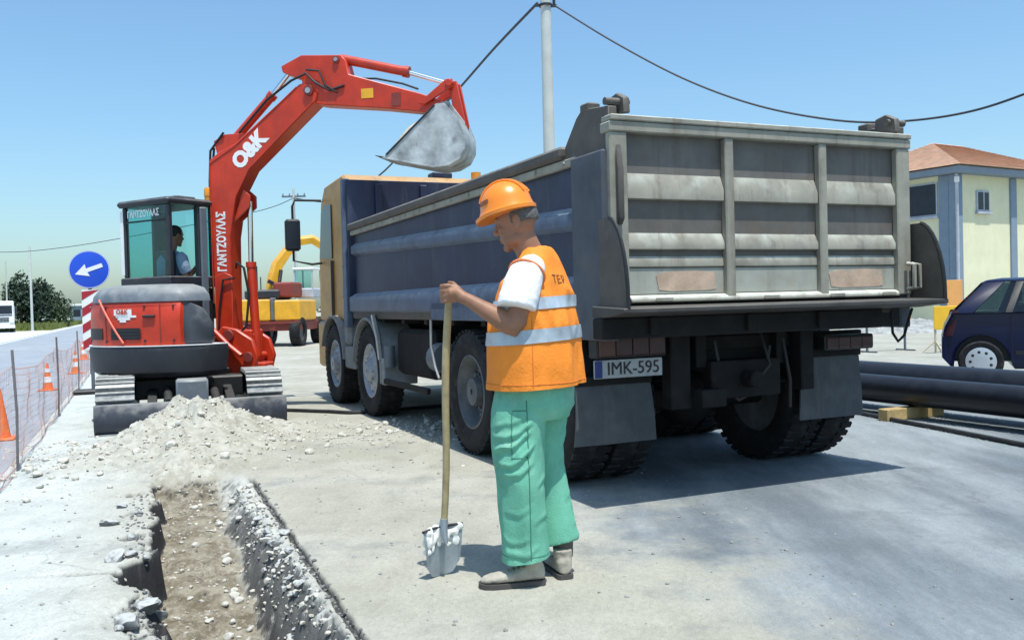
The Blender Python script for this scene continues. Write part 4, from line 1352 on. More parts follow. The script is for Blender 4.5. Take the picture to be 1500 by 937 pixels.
# helmet
HB = Vector((-.006, 4.30, 1.728))
hs_ = hud.cross(hfd)
m_ = MB()
def hring(h, a, b_, c, drop=0.0):
    out = []
    for k in range(36):
        t = 2 * math.pi * k / 36
        ct, s2 = math.cos(t), math.sin(t)
        r = a if ct > 0 else c
        out.append(HB + hfd * r * ct + hs_ * b_ * s2 + hud * (h - drop * max(0, ct) ** 2))
    return out
prof = [(-.012, .160, .128, .136, .012), (.004, .163, .130, .139, .012), (.010, .140, .121, .130, .006), (.030, .127, .114, .124, 0)]
for f in (.2, .36, .52, .66, .78, .88, .95, .99):
    c_ = math.sqrt(1 - f * f) if f < .95 else math.sqrt(max(.0, 1 - f * f))
    prof.append((.030 + .118 * f, .126 * c_, .113 * c_, .123 * c_, 0))
m_.loft([hring(*p) for p in prof])
helm = wchild(m_, 'helmet', HELM)
for y0 in (-.035, 0, .035):
    m_ = MB()
    pts = []
    for k in range(13):
        t = rad(20 + 140 * k / 12)
        pts.append(HB + hfd * .121 * math.cos(t) + hs_ * y0 + hud * (.030 + (.121 if y0 == 0 else .116) * math.sin(t)))
    m_.tube(pts, .006, 6)
    wchild(m_, 'helmet_ridge', HELM, helm)
# a small dark sticker on the near side of the helmet
m_ = MB()
prs = []
for f in (0, .25, .5, .75, 1):
    t = rad(33 + 34 * f)
    row = []
    for h in (.047, .068):
        c_ = math.sqrt(1 - ((h - .030) / .118) ** 2)
        row.append(HB + hfd * .1285 * c_ * math.cos(t) + hs_ * .1155 * c_ * math.sin(t) + hud * h)
    prs.append(row)
m_.loft([[r[0], r[1], r[1] * .9995 + HB * .0005, r[0] * .9995 + HB * .0005] for r in prs])
wchild(m_, 'helmet_sticker', pm('sticker_print', (.22, .07, .02), .5, var=.5, vs=60), helm)
# vest
VR = [(.895, .105, .252, .200), (.93, .105, .252, .200), (1.02, .103, .250, .198), (1.15, .100, .244, .196), (1.25, .102, .236, .182), (1.33, .106, .228, .160), (1.40, .114, .212, .130), (1.455, .124, .186, .100), (1.50, .132, .142, .082), (1.535, .129, .102, .072), (1.56, .119, .082, .069)]
def vest_mb():
    m = MB()
    m.loft([ring((x, 4.32, z), hw, hd, 40, 2.25) for z, x, hw, hd in VR])
    return m
def vest_dis(co, n):
    a = math.atan2(co.y - 4.32, co.x - .10)
    ca, sa = math.cos(a), math.sin(a)
    w = .006 * fbm(ca * 3, sa * 3, co.z * 5, 4) + .010 * fbm(ca * 1.5, sa * 1.5, co.z * 3, 3)
    low = sstep(1.40, .95, co.z)
    w += .011 * low * math.sin(a * 6 + 2.4 * fbm(ca, sa, co.z * 2.5, 2))
    dg = math.exp(-((co.z - 1.30) / .14) ** 2)
    w += .008 * dg * (1 - 2 * abs(math.sin(co.z * 16 + 3.5 * ca + 2 * fbm(ca * 2, sa * 2, co.z * 3, 2))))
    return w
vme = remeshed(vest_mb(), .010, 4, 'vest')
displace(vme, vest_dis)
def hem(me):
    m = MB()
    m.bm.from_mesh(me)
    m.cut(Vector((0, 0, .905)), Vector((.03, 0, -1)))
    return m
m_ = hem(vme)
for _ in range(2):
    bmesh.ops.smooth_vert(m_.bm, verts=[v for v in m_.bm.verts if v.co.z > .93], factor=.5, use_axis_x=True, use_axis_y=True, use_axis_z=True)
vbase = m_.bm.copy()
vest = wchild(m_, 'vest', VEST)
for z0, z1 in ((1.118, 1.180), (1.268, 1.322)):
    m = MB()
    m.bm.free()
    m.bm = vbase.copy()
    tilt = .06
    m.cut(Vector((.1, 4.32, z1)), Vector((-tilt, 0, 1)), False)
    m.cut(Vector((.1, 4.32, z0)), Vector((tilt, 0, -1)), False)
    m.bm.normal_update()
    for v in m.bm.verts:
        v.co += Vector((v.co.x - .10, v.co.y - 4.32, 0)).normalized() * .006
    wchild(m, 'reflective_stripe', REFL, vest)
nb = Vector((.62, -.78, 0)).normalized()
# lettering on the back, on the shoulder blades
bd = -F2
bq = Vector((.252, 4.215, 1.415))
tn = Vector((.72, -.62, .28)).normalized()
txd = Vector((.62, .72, 0)).normalized()
txd = (txd - tn * txd.dot(tn)).normalized()
tyd = tn.cross(txd)
tx = text('back_lettering', 'ΤΕΡ', .056, pm('faded_print', (.17, .06, .02), .8), vest, (0, 0, 0), (1, 0, 0), (0, 0, 1), ext=0.0, bold=0.0)
from mathutils.bvhtree import BVHTree
bvh = BVHTree.FromPolygons([v.co + WL for v in vest.data.vertices], [tuple(p.vertices) for p in vest.data.polygons])
for v in tx.data.vertices:                      # lay the print on the cloth
    q = bq + txd * v.co.x + tyd * v.co.z
    h_ = bvh.ray_cast(q + tn * .3, -tn)
    v.co = ((h_[0] if h_[0] else q) + tn * .003) - WL
# white sleeve coming out of the vest, with its dark trouser-side shadow line left to the light
m_ = MB()
sp = [Vector((.088, 4.205, 1.452)), Vector((.070, 4.155, 1.425)), Vector((.048, 4.115, 1.37)), Vector((.032, 4.092, 1.315)), Vector((.024, 4.083, 1.278))]
m_.tube(sp, [.068, .083, .088, .090, .088], 26, (1.0, 1.0))
m_.ball(sp[0], .07)
sl_ = wchild(m_, 'shirt_sleeve', SHIRT, None, .007, 4, lambda c, n: .006 * fbm(c.x * 14, c.z * 9, 3, 3))
m_ = MB()
m_.tube([Vector((.185, 4.46, 1.45)), Vector((.20, 4.51, 1.40)), Vector((.208, 4.54, 1.28))], [.07, .085, .082], 20)
wchild(m_, 'shirt_sleeve', SHIRT, None, .008, 4)
m_ = MB()
ce = Vector((.060, 4.118, 1.43))
for k, (pz, rr) in enumerate(((0, .090),)):
    pts = []
    ax = (sp[2] - sp[0]).normalized()
    x_ = ax.cross(Vector((0, 0, 1))).normalized()
    y_ = ax.cross(x_)
    for q in range(25):
        a = 2 * math.pi * q / 24
        pts.append(sp[1] + ax * -.008 + (x_ * math.cos(a) + y_ * math.sin(a)) * .083)
    m_.tube(pts, .007, 6)
wchild(m_, 'armhole_trim', TRIM, vest)
# trousers
m_ = MB()
m_.loft([ring((.10, 4.32, z), hw, hd, 32) for z, hw, hd in ((.98, .20, .17), (.90, .215, .18), (.82, .21, .178), (.76, .17, .15))])
m_.tube([(.052, 4.262, .90), (.020, 4.235, .78), (.012, 4.215, .64), (.018, 4.205, .52), (.024, 4.21, .38), (.034, 4.212, .24), (.042, 4.214, .10)], [.138, .129, .121, .115, .112, .111, .116], 28)
m_.tube([(.145, 4.385, .90), (.130, 4.395, .78), (.118, 4.40, .62), (.128, 4.40, .50), (.162, 4.385, .34), (.196, 4.360, .15)], [.135, .128, .112, .104, .098, .097], 28)
# each fold: (angle, height) points round the leg, ridge height, ridge half-width
FOLDS = [[(-172, .74), (-120, .755), (-55, .80)], [(-168, .69), (-115, .70), (-45, .765)], [(-172, .635), (-120, .645), (-50, .725)],
         [(-165, .585), (-110, .575), (-40, .665)], [(-150, .535), (-95, .53), (-45, .60)], [(-150, .36), (-100, .345), (-50, .39)],
         [(-160, .245), (-110, .215), (-60, .235)], [(-150, .175), (-95, .16), (-40, .19)], [(-60, .47), (-10, .50), (30, .47)], [(-70, .30), (-20, .33), (20, .30)]]
FAMP = [.005, .008, .010, .009, .006, .003, .004, .004, .005, .004]
def tro_dis(co, n):
    near = co.y < 4.305
    leg = 0.0 if near else 9.0
    cx = .02 if near else .14
    a = math.degrees(math.atan2(co.y - (4.21 if near else 4.39), co.x - cx))
    z = co.z
    ar = rad(a)
    w = .007 * fbm(math.cos(ar) * 1.3 + leg, math.sin(ar) * 1.3, z * 3.5, 3)
    for pts, am in zip(FOLDS, FAMP):
        if not near:
            pts = [(p + 55, q + .02) for p, q in pts]
        if pts[0][0] - 5 < a < pts[-1][0] + 5:
            for (p0, q0), (p1, q1) in zip(pts, pts[1:]):
                if p0 <= a <= p1:
                    f = (a - p0) / (p1 - p0)
                    f = f * f * (3 - 2 * f)
                    zr = q0 + (q1 - q0) * f + .010 * fbm(a * .03, q0 * 20, leg, 2)
                    ed = sstep(pts[0][0], pts[0][0] + 30, a) * (1 - sstep(pts[-1][0] - 30, pts[-1][0], a))
                    d = z - zr
                    w += am * ed * (math.exp(-(d / .013) ** 2) - .75 * math.exp(-((d + .024) / .016) ** 2))
                    break
    # long soft pleats down the leg
    w += .005 * math.sin(3 * ar + leg + 2.2 * fbm(math.cos(ar) + leg, math.sin(ar), z * 1.8, 2)) * sstep(.85, .45, z)
    return w * sstep(.0, .045, abs(co.y - 4.305))
tme = remeshed(m_, .0065, 4, 'trousers')
displace(tme, tro_dis)
mm = MB()
mm.bm.from_mesh(tme)
for _ in range(1):
    bmesh.ops.smooth_vert(mm.bm, verts=mm.bm.verts[:], factor=.5, use_axis_x=True, use_axis_y=True, use_axis_z=True)
mm.cut(Vector((0, 0, .965)), Vector((0, 0, 1)))
mm.cut(Vector((.042, 4.214, .122)), Vector((.12, 0, -1)))
trousers = wchild(mm, 'trousers', TROUS)
def on_cloth(ob, o, d):
    tr_ = BVHTree.FromPolygons([v.co + WL for v in ob.data.vertices], [tuple(p.vertices) for p in ob.data.polygons]) if ob not in BV else BV[ob]
    BV[ob] = tr_
    return tr_.ray_cast(o, d)[0]
BV = {}
def seam(name, ob, rays, mat, r=.0028):
    pts = [q for q in (on_cloth(ob, o, d) for o, d in rays) if q]
    if len(pts) > 3:
        m = MB()
        m.tube(pts, r, 6)
        wchild(m, name, mat, ob)
DGREEN = pm('green_seam', (.05, .20, .135), .9)
for a in (-72, -108):
    if a == -108:
        zs = [.60 + .012 * k for k in range(18)]
    else:
        zs = [.14 + .03 * k for k in range(25)]
    d_ = Vector((math.cos(rad(a)), math.sin(rad(a)), 0))
    seam('seam', trousers, [(Vector((.022 + .4 * d_.x, 4.215 + .4 * d_.y, z)), -d_) for z in zs], DGREEN)
seam('seam', trousers, [(Vector((.022 + .4 * math.cos(rad(a)), 4.215 + .4 * math.sin(rad(a)), .605)), Vector((-math.cos(rad(a)), -math.sin(rad(a)), 0))) for a in range(-108, -71, 4)], DGREEN)
seam('seam', trousers, [(Vector((.022 + .4 * math.cos(rad(a)), 4.215 + .4 * math.sin(rad(a)), .815)), Vector((-math.cos(rad(a)), -math.sin(rad(a)), 0))) for a in range(-108, -71, 4)], DGREEN)
seam('seam', trousers, [(Vector((.036 + .4 * math.cos(rad(a)), 4.213 + .4 * math.sin(rad(a)), .152)), Vector((-math.cos(rad(a)), -math.sin(rad(a)), 0))) for a in range(-185, -5, 6)], DGREEN, .0022)
OSEAM = pm('vest_seam', (.60, .16, .02), .8)
seam('hem', vest, [(Vector((.10 + .6 * math.cos(rad(a)), 4.32 + .6 * math.sin(rad(a)), .932)), Vector((-math.cos(rad(a)), -math.sin(rad(a)), 0))) for a in range(-200, 30, 5)], OSEAM, .0024)
seam('side_seam', vest, [(Vector((.10 - .05 * .6, 4.32 - .6, z)), Vector((.05, 1, 0)).normalized()) for z in [.92 + .02 * k for k in range(17)]], OSEAM, .0024)
# shoes
for idx, (h_, t_) in enumerate(FEET):
    d, ln = foot_dir(h_, t_)
    w = Vector((-d.y, d.x, 0))
    h_ = Vector(h_)
    def srow(f, hw, zt, zb=.022, n=14):
        out = []
        for k in range(n):
            a = 2 * math.pi * k / n
            ca, sa = math.cos(a), math.sin(a)
            out.append(h_ + d * ln * f + w * hw * math.copysign(abs(ca) ** .8, ca) + Vector((0, 0, (zt + zb) / 2 + (zt - zb) / 2 * math.copysign(abs(sa) ** .75, sa))))
        return out
    m_ = MB()
    m_.loft([srow(*r) for r in ((.0, .022, .085), (.03, .034, .105), (.14, .040, .112), (.27, .041, .104), (.36, .043, .090), (.50, .047, .078), (.66, .051, .068), (.80, .050, .060), (.92, .040, .050), (.985, .020, .038))])
    m_.tube([h_ + d * ln * .18 + Vector((0, 0, .085)), h_ + d * ln * .17 + Vector((0, 0, .135))], [.043, .047], 16)
    sh_ = wchild(m_, 'shoe', SHOE, None, .006, 3, lambda c, n: .003 * fbm(c.x * 30, c.y * 30, c.z * 30, 3))
    m_ = MB()
    oc = [(.0, .024), (.04, .036), (.2, .040), (.4, .042), (.62, .051), (.8, .052), (.93, .042), (1.0, .018)]
    lo = [h_ + d * ln * (f * 1.02 - .01) + w * (hw + .003) for f, hw in oc] + [h_ + d * ln * (f * 1.02 - .01) - w * (hw + .003) for f, hw in oc[::-1]]
    m_.loft([[p + Vector((0, 0, z)) for p in lo] for z in (.002, .024)])
    wchild(m_, 'sole', SOLE, sh_)
    for k in range(4):
        f = .36 + .07 * k
        z = .094 - .008 * k
        m_ = MB()
        m_.tube([h_ + d * ln * f + w * q * .03 + Vector((0, 0, z - .012 * abs(q) ** 2 + .004)) for q in (-1, -.5, 0, .5, 1)], .004, 6)
        wchild(m_, 'lace', SHOE, sh_)
    m_ = MB()
    a_ = (ankL, ankR)[idx]
    m_.tube([a_ + Vector((0, 0, .0)), a_ + Vector((0, 0, .12))], [.046, .052], 16)
    wchild(m_, 'sock', pm('dark_sock' + str(idx), (.10, .085, .075), .9, var=.2), None)

# shovel
sv = thing('shovel', 'cement-caked shovel with a wooden handle, held upright by the worker', 'shovel', (-.36, 4.34, 0))
svl = Vector((-.36, 4.34, 0))
m_ = MB()
hp = [SH0 - sdir * .0 - svl + (SH1 - SH0) * (k / 8) + Vector((.006 * math.sin(k * .9), 0, 0)) for k in range(9)]
m_.tube(hp, [.016, .0165, .017, .017, .0175, .018, .018, .0175, .015], 12)
m_.obj('handle', WOODH, sv)
m_ = MB()
m_.tube([SH0 - svl - sdir * .09 + Vector((.012, -.012, 0)), SH0 - svl - sdir * .02, SH0 - svl + sdir * .03], [.010, .017, .0195], 12)
m_.obj('socket', SHOVB, sv)
# blade: dished plate, standing on its tip, turned a little to the left
bx_ = Vector((.80, .60, .03)).normalized()
by_ = Vector((.15, .24, -.96)).normalized()
by_ = (by_ - bx_ * by_.dot(bx_)).normalized()
bn = bx_.cross(by_).normalized()
btop = SH0 - svl - sdir * .02 + Vector((-.005, .012, 0))
m_ = MB()
Gf, Gb = [], []
for j in range(11):
    f = j / 10
    hw = .110 - .022 * f - (.03 * max(0, f - .8) / .2)
    r1, r2 = [], []
    for i in range(11):
        g = -1 + 2 * i / 10
        dz = .028 * (1 - g * g) * (1 - .5 * f) - .02 * math.sin(f * math.pi) * .6
        p = btop + bx_ * hw * g + by_ * (f * .262 + .012 * (1 - g * g) * (1 if f > .9 else 0)) + bn * dz
        r1.append(m_.bm.verts.new(p))
        r2.append(m_.bm.verts.new(p + bn * .004))
    Gf.append(r1)
    Gb.append(r2)
for j in range(10):
    for i in range(10):
        m_.bm.faces.new((Gf[j][i], Gf[j][i + 1], Gf[j + 1][i + 1], Gf[j + 1][i]))
        m_.bm.faces.new((Gb[j][i], Gb[j + 1][i], Gb[j + 1][i + 1], Gb[j][i + 1]))
bmesh.ops.bridge_loops(m_.bm, edges=[e for e in m_.bm.edges if e.is_boundary])
bmesh.ops.recalc_face_normals(m_.bm, faces=m_.bm.faces[:])
zmin = min(v.co.z for v in m_.bm.verts)
for v in m_.bm.verts:
    v.co.z -= zmin - .002 if v.co.z < .1 else (zmin - .002) * max(0, (.26 - v.co.z) / .16)
blade_s = m_.obj('blade', SHOVB, sv)
m_ = MB()
m_.tube([btop - bx_ * .112 + bn * .0, btop - bx_ * .05 + bn * .018, btop + bx_ * .05 + bn * .018, btop + bx_ * .112], .007, 8)
m_.obj('foot_step', DARK, blade_s)
fr_ = bn if bn.y < 0 else -bn
m_ = MB()
for k in range(44):
    g, f = random.uniform(-.92, .92), random.uniform(.03, .46) * (1 - .3 * abs(math.sin(k)))
    hw = .105 - .02 * f
    p = btop + bx_ * hw * g + by_ * f * .262 + bn * (.028 * (1 - g * g)) + fr_ * .004
    m_.ball(p, (random.uniform(.014, .032), .007, random.uniform(.014, .036)), 8, 6)
me = remeshed(m_, .005, 2, 'cement_crust')
finish(me, CEMENT, 'cement_crust', blade_s)

# excavator driver, in the house frame
dr_m = MB()
PH, RH = head_shapes(dr_m, (.13, .33, 2.285), (1, 0, -.12), (.12, 0, 1))
dr_m.tube([(.05, .33, 2.02), (.07, .33, 2.12), (.11, .33, 2.20)], [.07, .06, .058], 14)
dr_m.tube([(.08, .33, 1.56), (.06, .33, 1.75), (.05, .33, 1.95), (.05, .33, 2.05)], [.15, .15, .15, .08], 18, (.75, 1.1))
for s_ in (-1, 1):
    y = .33 + s_ * .20
    dr_m.tube([(.05, y, 1.98), (.06, y + s_ * .03, 1.84), (.07, y + s_ * .035, 1.74), (.16, y, 1.77), (.24, y, 1.82), (.29, y, 1.88)], [.058, .050, .045, .044, .034, .028], 12)
    wx = Vector((.325, y, 1.905))
    dr_m.ball(wx, (.045, .032, .022), 10, 8)
    for i in range(4):
        q = wx + Vector((.03, -.028 + .019 * i, .005))
        dr_m.tube([q, q + Vector((.032, 0, .004)), q + Vector((.048, 0, -.018)), q + Vector((.036, 0, -.038))], [.009, .0088, .008, .007], 8)
    dr_m.tube([wx + Vector((.0, -s_ * .028, 0)), wx + Vector((.03, -s_ * .046, -.012)), wx + Vector((.052, -s_ * .044, -.026))], [.011, .010, .008], 8)
    dr_m.tube([(.08, .33 + s_ * .09, 1.60), (.22, .33 + s_ * .12, 1.62), (.29, .33 + s_ * .12, 1.52), (.31, .33 + s_ * .12, 1.18)], [.09, .07, .06, .045], 12)
    dr_m.tube([(.28, .33 + s_ * .12, 1.15), (.36, .33 + s_ * .12, 1.13)], [.045, .035], 10)
dme = remeshed(dr_m, .0065, 4, 'person')
driver = finish(dme, SKIN, 'person', None, XO, HA)
tag(driver, 'driver in a grey-blue shirt sitting in the excavator cab', 'person')
def dchild(m, name, mat, vox, dis=None):
    me = remeshed(m, vox, 4, name)
    if dis:
        displace(me, dis)
    return finish(me, mat, name, driver)
m_ = MB()
m_.tube([(.08, .33, 1.58), (.06, .33, 1.75), (.05, .33, 1.95), (.05, .33, 2.07)], [.175, .178, .175, .10], 20, (.78, 1.12))
for s_ in (-1, 1):
    y = .33 + s_ * .20
    m_.tube([(.05, y - s_ * .03, 2.0), (.05, y, 1.98), (.06, y + s_ * .03, 1.86), (.085, y + s_ * .035, 1.79)], [.07, .078, .076, .074], 14)
dchild(m_, 'shirt', BLUESH, .010, lambda c, n: .006 * fbm(c.x * 12, c.y * 12, c.z * 12, 3))
m_ = MB()
for s_ in (-1, 1):
    m_.tube([(.06, .33 + s_ * .09, 1.60), (.22, .33 + s_ * .12, 1.63), (.29, .33 + s_ * .12, 1.52), (.31, .33 + s_ * .12, 1.20)], [.11, .088, .078, .062], 14)
dchild(m_, 'trousers', pm('driver_trousers', (.05, .055, .07), .9), .010)
m_ = MB()
m_.ball(Vector((.13, .33, 2.285)) + Vector((-.014, 0, .028)), (.094, .083, .094), 20, 14)
m_.cut(Vector((.185, 0, 2.30)), Vector((.7, 0, -.7)))
dchild(m_, 'hair', pm('dark_hair', (.02, .017, .014), .8, bump=.5, bs=120), .007)

# ================================================================== stones, gravel
def rock_mesh(seed, r, name='stone', mat=STONE):
    m = MB()
    bmesh.ops.create_icosphere(m.bm, subdivisions=2, radius=r)
    rd = random.Random(seed)
    sc = Vector((rd.uniform(.8, 1.3), rd.uniform(.7, 1.0), rd.uniform(.5, .8)))
    planes = [(Vector((rd.gauss(0, 1), rd.gauss(0, 1), rd.gauss(0, 1))).normalized(), rd.uniform(.55, .85)) for _ in range(7)]
    for v in m.bm.verts:
        for n, d in planes:
            x = v.co.dot(n) - d * r
            if x > 0:
                v.co -= n * x
        v.co *= 1 + .10 * fbm(v.co.x / r * 1.3 + seed, v.co.y / r * 1.3, v.co.z / r * 1.3, 2)
        v.co = Vector((v.co.x * sc.x, v.co.y * sc.y, v.co.z * sc.z))
    me = m.mesh(name, smooth=True, ang=25)
    me.materials.append(mat)
    return me
rocks = [rock_mesh(i, .05) for i in range(6)]
lumps = [rock_mesh(20 + i, .06, 'asphalt_lump', STONED) for i in range(4)]
rr = random.Random(3)
def ground_z(s, t):
    return terrain(s, t)[0]
def drop(meshes, name, label, cat, group, n, fs, ft, size):
    for _ in range(n):
        s, t = fs(), ft()
        k = size()
        p = T0 + TFv * s + TRv * t
        o = mobj(name, rr.choice(meshes), None, (p.x, p.y, ground_z(s, t) + .016 * k))
        o.rotation_euler = (rr.uniform(-.4, .4), rr.uniform(-.4, .4), rr.uniform(0, 6.28))
        o.scale = (k, k, k)
        tag(o, label, cat, group)
drop(rocks, 'stone', 'pale broken stone lying on the spoil heap in front of the excavator blade', 'stone', 'stones of the spoil heap', 26, lambda: rr.uniform(4.0, 6.3), lambda: rr.gauss(.4, .55), lambda: rr.uniform(.5, 1.15))
drop(rocks, 'stone', 'pale stone strewn on the ground at the right foot of the spoil heap', 'stone', 'stones strewn right of the spoil heap', 34, lambda: rr.gauss(5.7, .38), lambda: rr.uniform(1.1, 3.3), lambda: rr.uniform(.35, 1.0))
drop(rocks, 'stone', 'pale stone strewn on the ground left of the spoil heap', 'stone', 'stones strewn left of the spoil heap', 22, lambda: rr.gauss(4.4, .5), lambda: rr.uniform(-1.2, -.25), lambda: rr.uniform(.35, .9))
drop(rocks, 'stone', 'stone lying loose on the crumbling right bank of the trench', 'stone', 'stones on the right bank of the trench', 46, lambda: rr.uniform(-.3, 3.2), lambda: rr.gauss(.58, .045), lambda: rr.uniform(.3, .75))
drop(rocks, 'stone', 'pale stone lying on the earth floor inside the trench', 'stone', 'stones on the trench floor', 36, lambda: rr.uniform(-.3, 3.3), lambda: rr.uniform(.10, .42), lambda: rr.uniform(.28, .75))
drop(lumps, 'asphalt_lump', 'dark broken asphalt lump on the ragged left edge of the trench', 'asphalt lump', 'asphalt lumps on the left trench edge', 20, lambda: rr.choice((rr.uniform(-.4, .75), rr.uniform(1.0, 3.2))), lambda: rr.gauss(-.10, .06), lambda: rr.uniform(.35, 1.0))
drop(lumps, 'asphalt_lump', 'dark asphalt lump lying at the right side of the trench', 'asphalt lump', 'asphalt lumps right of the trench', 22, lambda: rr.uniform(-.2, 3.0), lambda: rr.gauss(.59, .045), lambda: rr.uniform(.3, .8))

def gravel(name, n, fs, ft, size, mat, cond=None):
    ico = MB()
    bmesh.ops.create_icosphere(ico.bm, subdivisions=1, radius=1)
    bv = np.array([v.co[:] for v in ico.bm.verts])
    ico.bm.verts.index_update()
    bf = [[v.index for v in f.verts] for f in ico.bm.faces]
    V, F = [], []
    for _ in range(n):
        s, t = fs(), ft()
        k = size()
        z, soil, bk, inn = terrain(s, t)
        if cond and not cond(s, t, soil, bk, inn):
            continue
        p = T0 + TFv * s + TRv * t
        q = bv * np.array([rr.uniform(.7, 1.3), rr.uniform(.7, 1.2), rr.uniform(.5, .9)]) * k
        q = q * (1 + .25 * np.sin(bv[:, [1, 2, 0]] * rr.uniform(2, 4) + rr.uniform(0, 6)))
        a = rr.uniform(0, 6.28)
        c, s_ = math.cos(a), math.sin(a)
        b0 = len(V)
        for x, y, zz in q:
            V.append((p.x + c * x - s_ * y, p.y + s_ * x + c * y, z + zz + k * .25))
        F += [[i + b0 for i in f] for f in bf]
    ico.bm.free()
    me = bpy.data.meshes.new(name)
    me.from_pydata(V, [], F)
    me.materials.append(mat)
    o = mobj(name, me)
    return tag(o, kind='stuff')
GRAV = pm('gravel', (.46, .44, .38), .9, var=.4, vs=30)
GRAVD = pm('dark_gravel', (.16, .16, .155), .9, var=.5, vs=30)
gravel('gravel', 1500, lambda: rr.uniform(-.6, 6.4), lambda: rr.gauss(.4, .6), lambda: rr.uniform(.004, .016), GRAV, lambda s, t, so_, b_, i: so_ > .25)
gravel('gravel', 850, lambda: rr.gauss(5.4, .7), lambda: rr.uniform(-1.3, 3.4), lambda: rr.uniform(.006, .024), GRAV)
gravel('gravel', 420, lambda: rr.uniform(-.6, 3.2), lambda: rr.gauss(.59, .04), lambda: rr.uniform(.004, .014), GRAV)
GRIT = pm('grit', (.27, .27, .25), .9, var=.5, vs=30)
gravel('grit', 1300, lambda: rr.uniform(-1.4, 6.5), lambda: rr.choice((rr.uniform(.75, 3.5), rr.uniform(-2.4, -.3))), lambda: rr.choice((.003, .004, .005, .006, .010)), GRIT)
gravel('asphalt_crumbs', 800, lambda: rr.uniform(-.6, 3.2), lambda: rr.choice((rr.gauss(.58, .045), rr.gauss(-.08, .06), rr.gauss(.70, .015))), lambda: rr.uniform(.004, .014), GRAVD)

# ================================================================== pipes, hose, timber
def pipe(name, label, axis_pt, r, zc, a, b_):
    D = Vector((.409, -.913, 0)).normalized()
    o = Vector((axis_pt[0], axis_pt[1], zc))
    m = MB()
    P_, Q_ = o - D * a, o + D * b_
    m.lathe([(r, 0), (r, a + b_), (r * .88, a + b_), (r * .88, 0), (r, 0)], P_, D, 40, cap=False)
    return tag(m.obj(name, PIPEM), label, 'pipe')
pipe('plastic_pipe', 'thinner black plastic pipe lying on the wood block, nearer the camera', (3.93, 9.95), .15, .275, 3.4, 6.5)
pipe('plastic_pipe', 'thicker black plastic pipe lying behind the other, next to the blue car', (4.30, 10.12), .20, .325, 3.6, 6.5)
D_ = Vector((.409, -.913, 0)).normalized()
bz = Vector((3.93, 9.95, 0)) + D_ * .62
wb = MB().box((.30, 0, .061), (.80, .13, .12)).obj('timber_block', WOODB, None, (3.85, 9.36, 0), TH, bev=.008)
tag(wb, 'short pale timber block carrying the pipes, beside the rear mudflap', 'timber')
b2 = Vector((3.93, 9.95, 0)) - D_ * 2.6
tag(MB().box((.15, 0, .061), (1.15, .12, .12)).obj('timber_block', WOODB, None, (b2.x, b2.y, 0), TH, bev=.008), 'timber block under the far end of the pipes behind the truck wheels', 'timber')
b3 = Vector((3.93, 9.95, 0)) + D_ * 4.6
tag(MB().box((.15, 0, .061), (1.15, .12, .12)).obj('timber_block', WOODB, None, (b3.x, b3.y, 0), TH, bev=.008), 'timber block under the near end of the pipes at the right', 'timber')
m_ = MB()
hpts = [(-3.0, 11.62), (-2.8, 11.54), (-2.3, 11.30), (-1.9, 11.12), (-1.2, 11.45), (-.4, 11.85), (.36, 12.31), (1.6, 12.2), (2.9, 11.3), (3.45, 10.6), (3.70, 9.92), (3.84, 9.2), (4.0, 8.5), (4.2, 7.53), (4.42, 6.5), (4.9, 5.2)]
fine = []
for i in range(len(hpts) - 1):
    p0, p1, p2, p3 = (Vector((*hpts[max(0, min(len(hpts) - 1, i + k))], .024)) for k in (-1, 0, 1, 2))
    for k in range(6):
        u = k / 6
        fine.append(.5 * ((2 * p1) + (p2 - p0) * u + (2 * p0 - 5 * p1 + 4 * p2 - p3) * u * u + (3 * p1 - p0 - 3 * p2 + p3) * u ** 3))
m_.tube(fine, .022, 8)
tag(m_.obj('hose', BLACK), 'thin black hose lying across the ground in front of the pipes', 'hose')

# ================================================================== roadside
def cone(px, py, h, label, rz=0, plain=False):
    t = thing('traffic_cone', label, 'traffic cone', (px, py, .004), rz, 'traffic cones along the road')
    k = h
    MB().box((0, 0, .02 * k + .002), (.54 * k, .54 * k, .045 * k)).obj('base', ORANGE, t, bev=.008)
    def R(f):
        return k * (.185 - .150 * f)
    m = MB()
    m.lathe([(R(0), .045 * k), (R(.15), .18 * k), (R(.97), .97 * k), (R(1) * .7, k), (R(1) * .4, k)], (0, 0, 0), (0, 0, 1), 24)
    b = m.obj('body', ORANGE, t)
    for f0, f1 in (() if plain else ((.30, .50), (.66, .80))):
        m = MB()
        m.lathe([(R(f0 * .97) + .0035, f0 * k), (R(f1 * .97) + .0035, f1 * k), (R(f1 * .97) - .002, f1 * k), (R(f0 * .97) - .002, f0 * k), (R(f0 * .97) + .0035, f0 * k)], (0, 0, 0), (0, 0, 1), 24, cap=False)
        m.obj('white_band', WHITE, b)
    return t
c1 = cone(-5.42, 9.62, .54, 'largest and nearest orange traffic cone, cut by the left edge of the picture', .3, True)
cone(-8.05, 15.79, .48, 'white-banded orange traffic cone standing on the road between the fence posts')
cone(-9.62, 20.1, .52, 'small orange traffic cone seen far along the fence, third one out')
cone(-12.3, 26.2, .56, 'farthest orange traffic cone, beside the striped board')

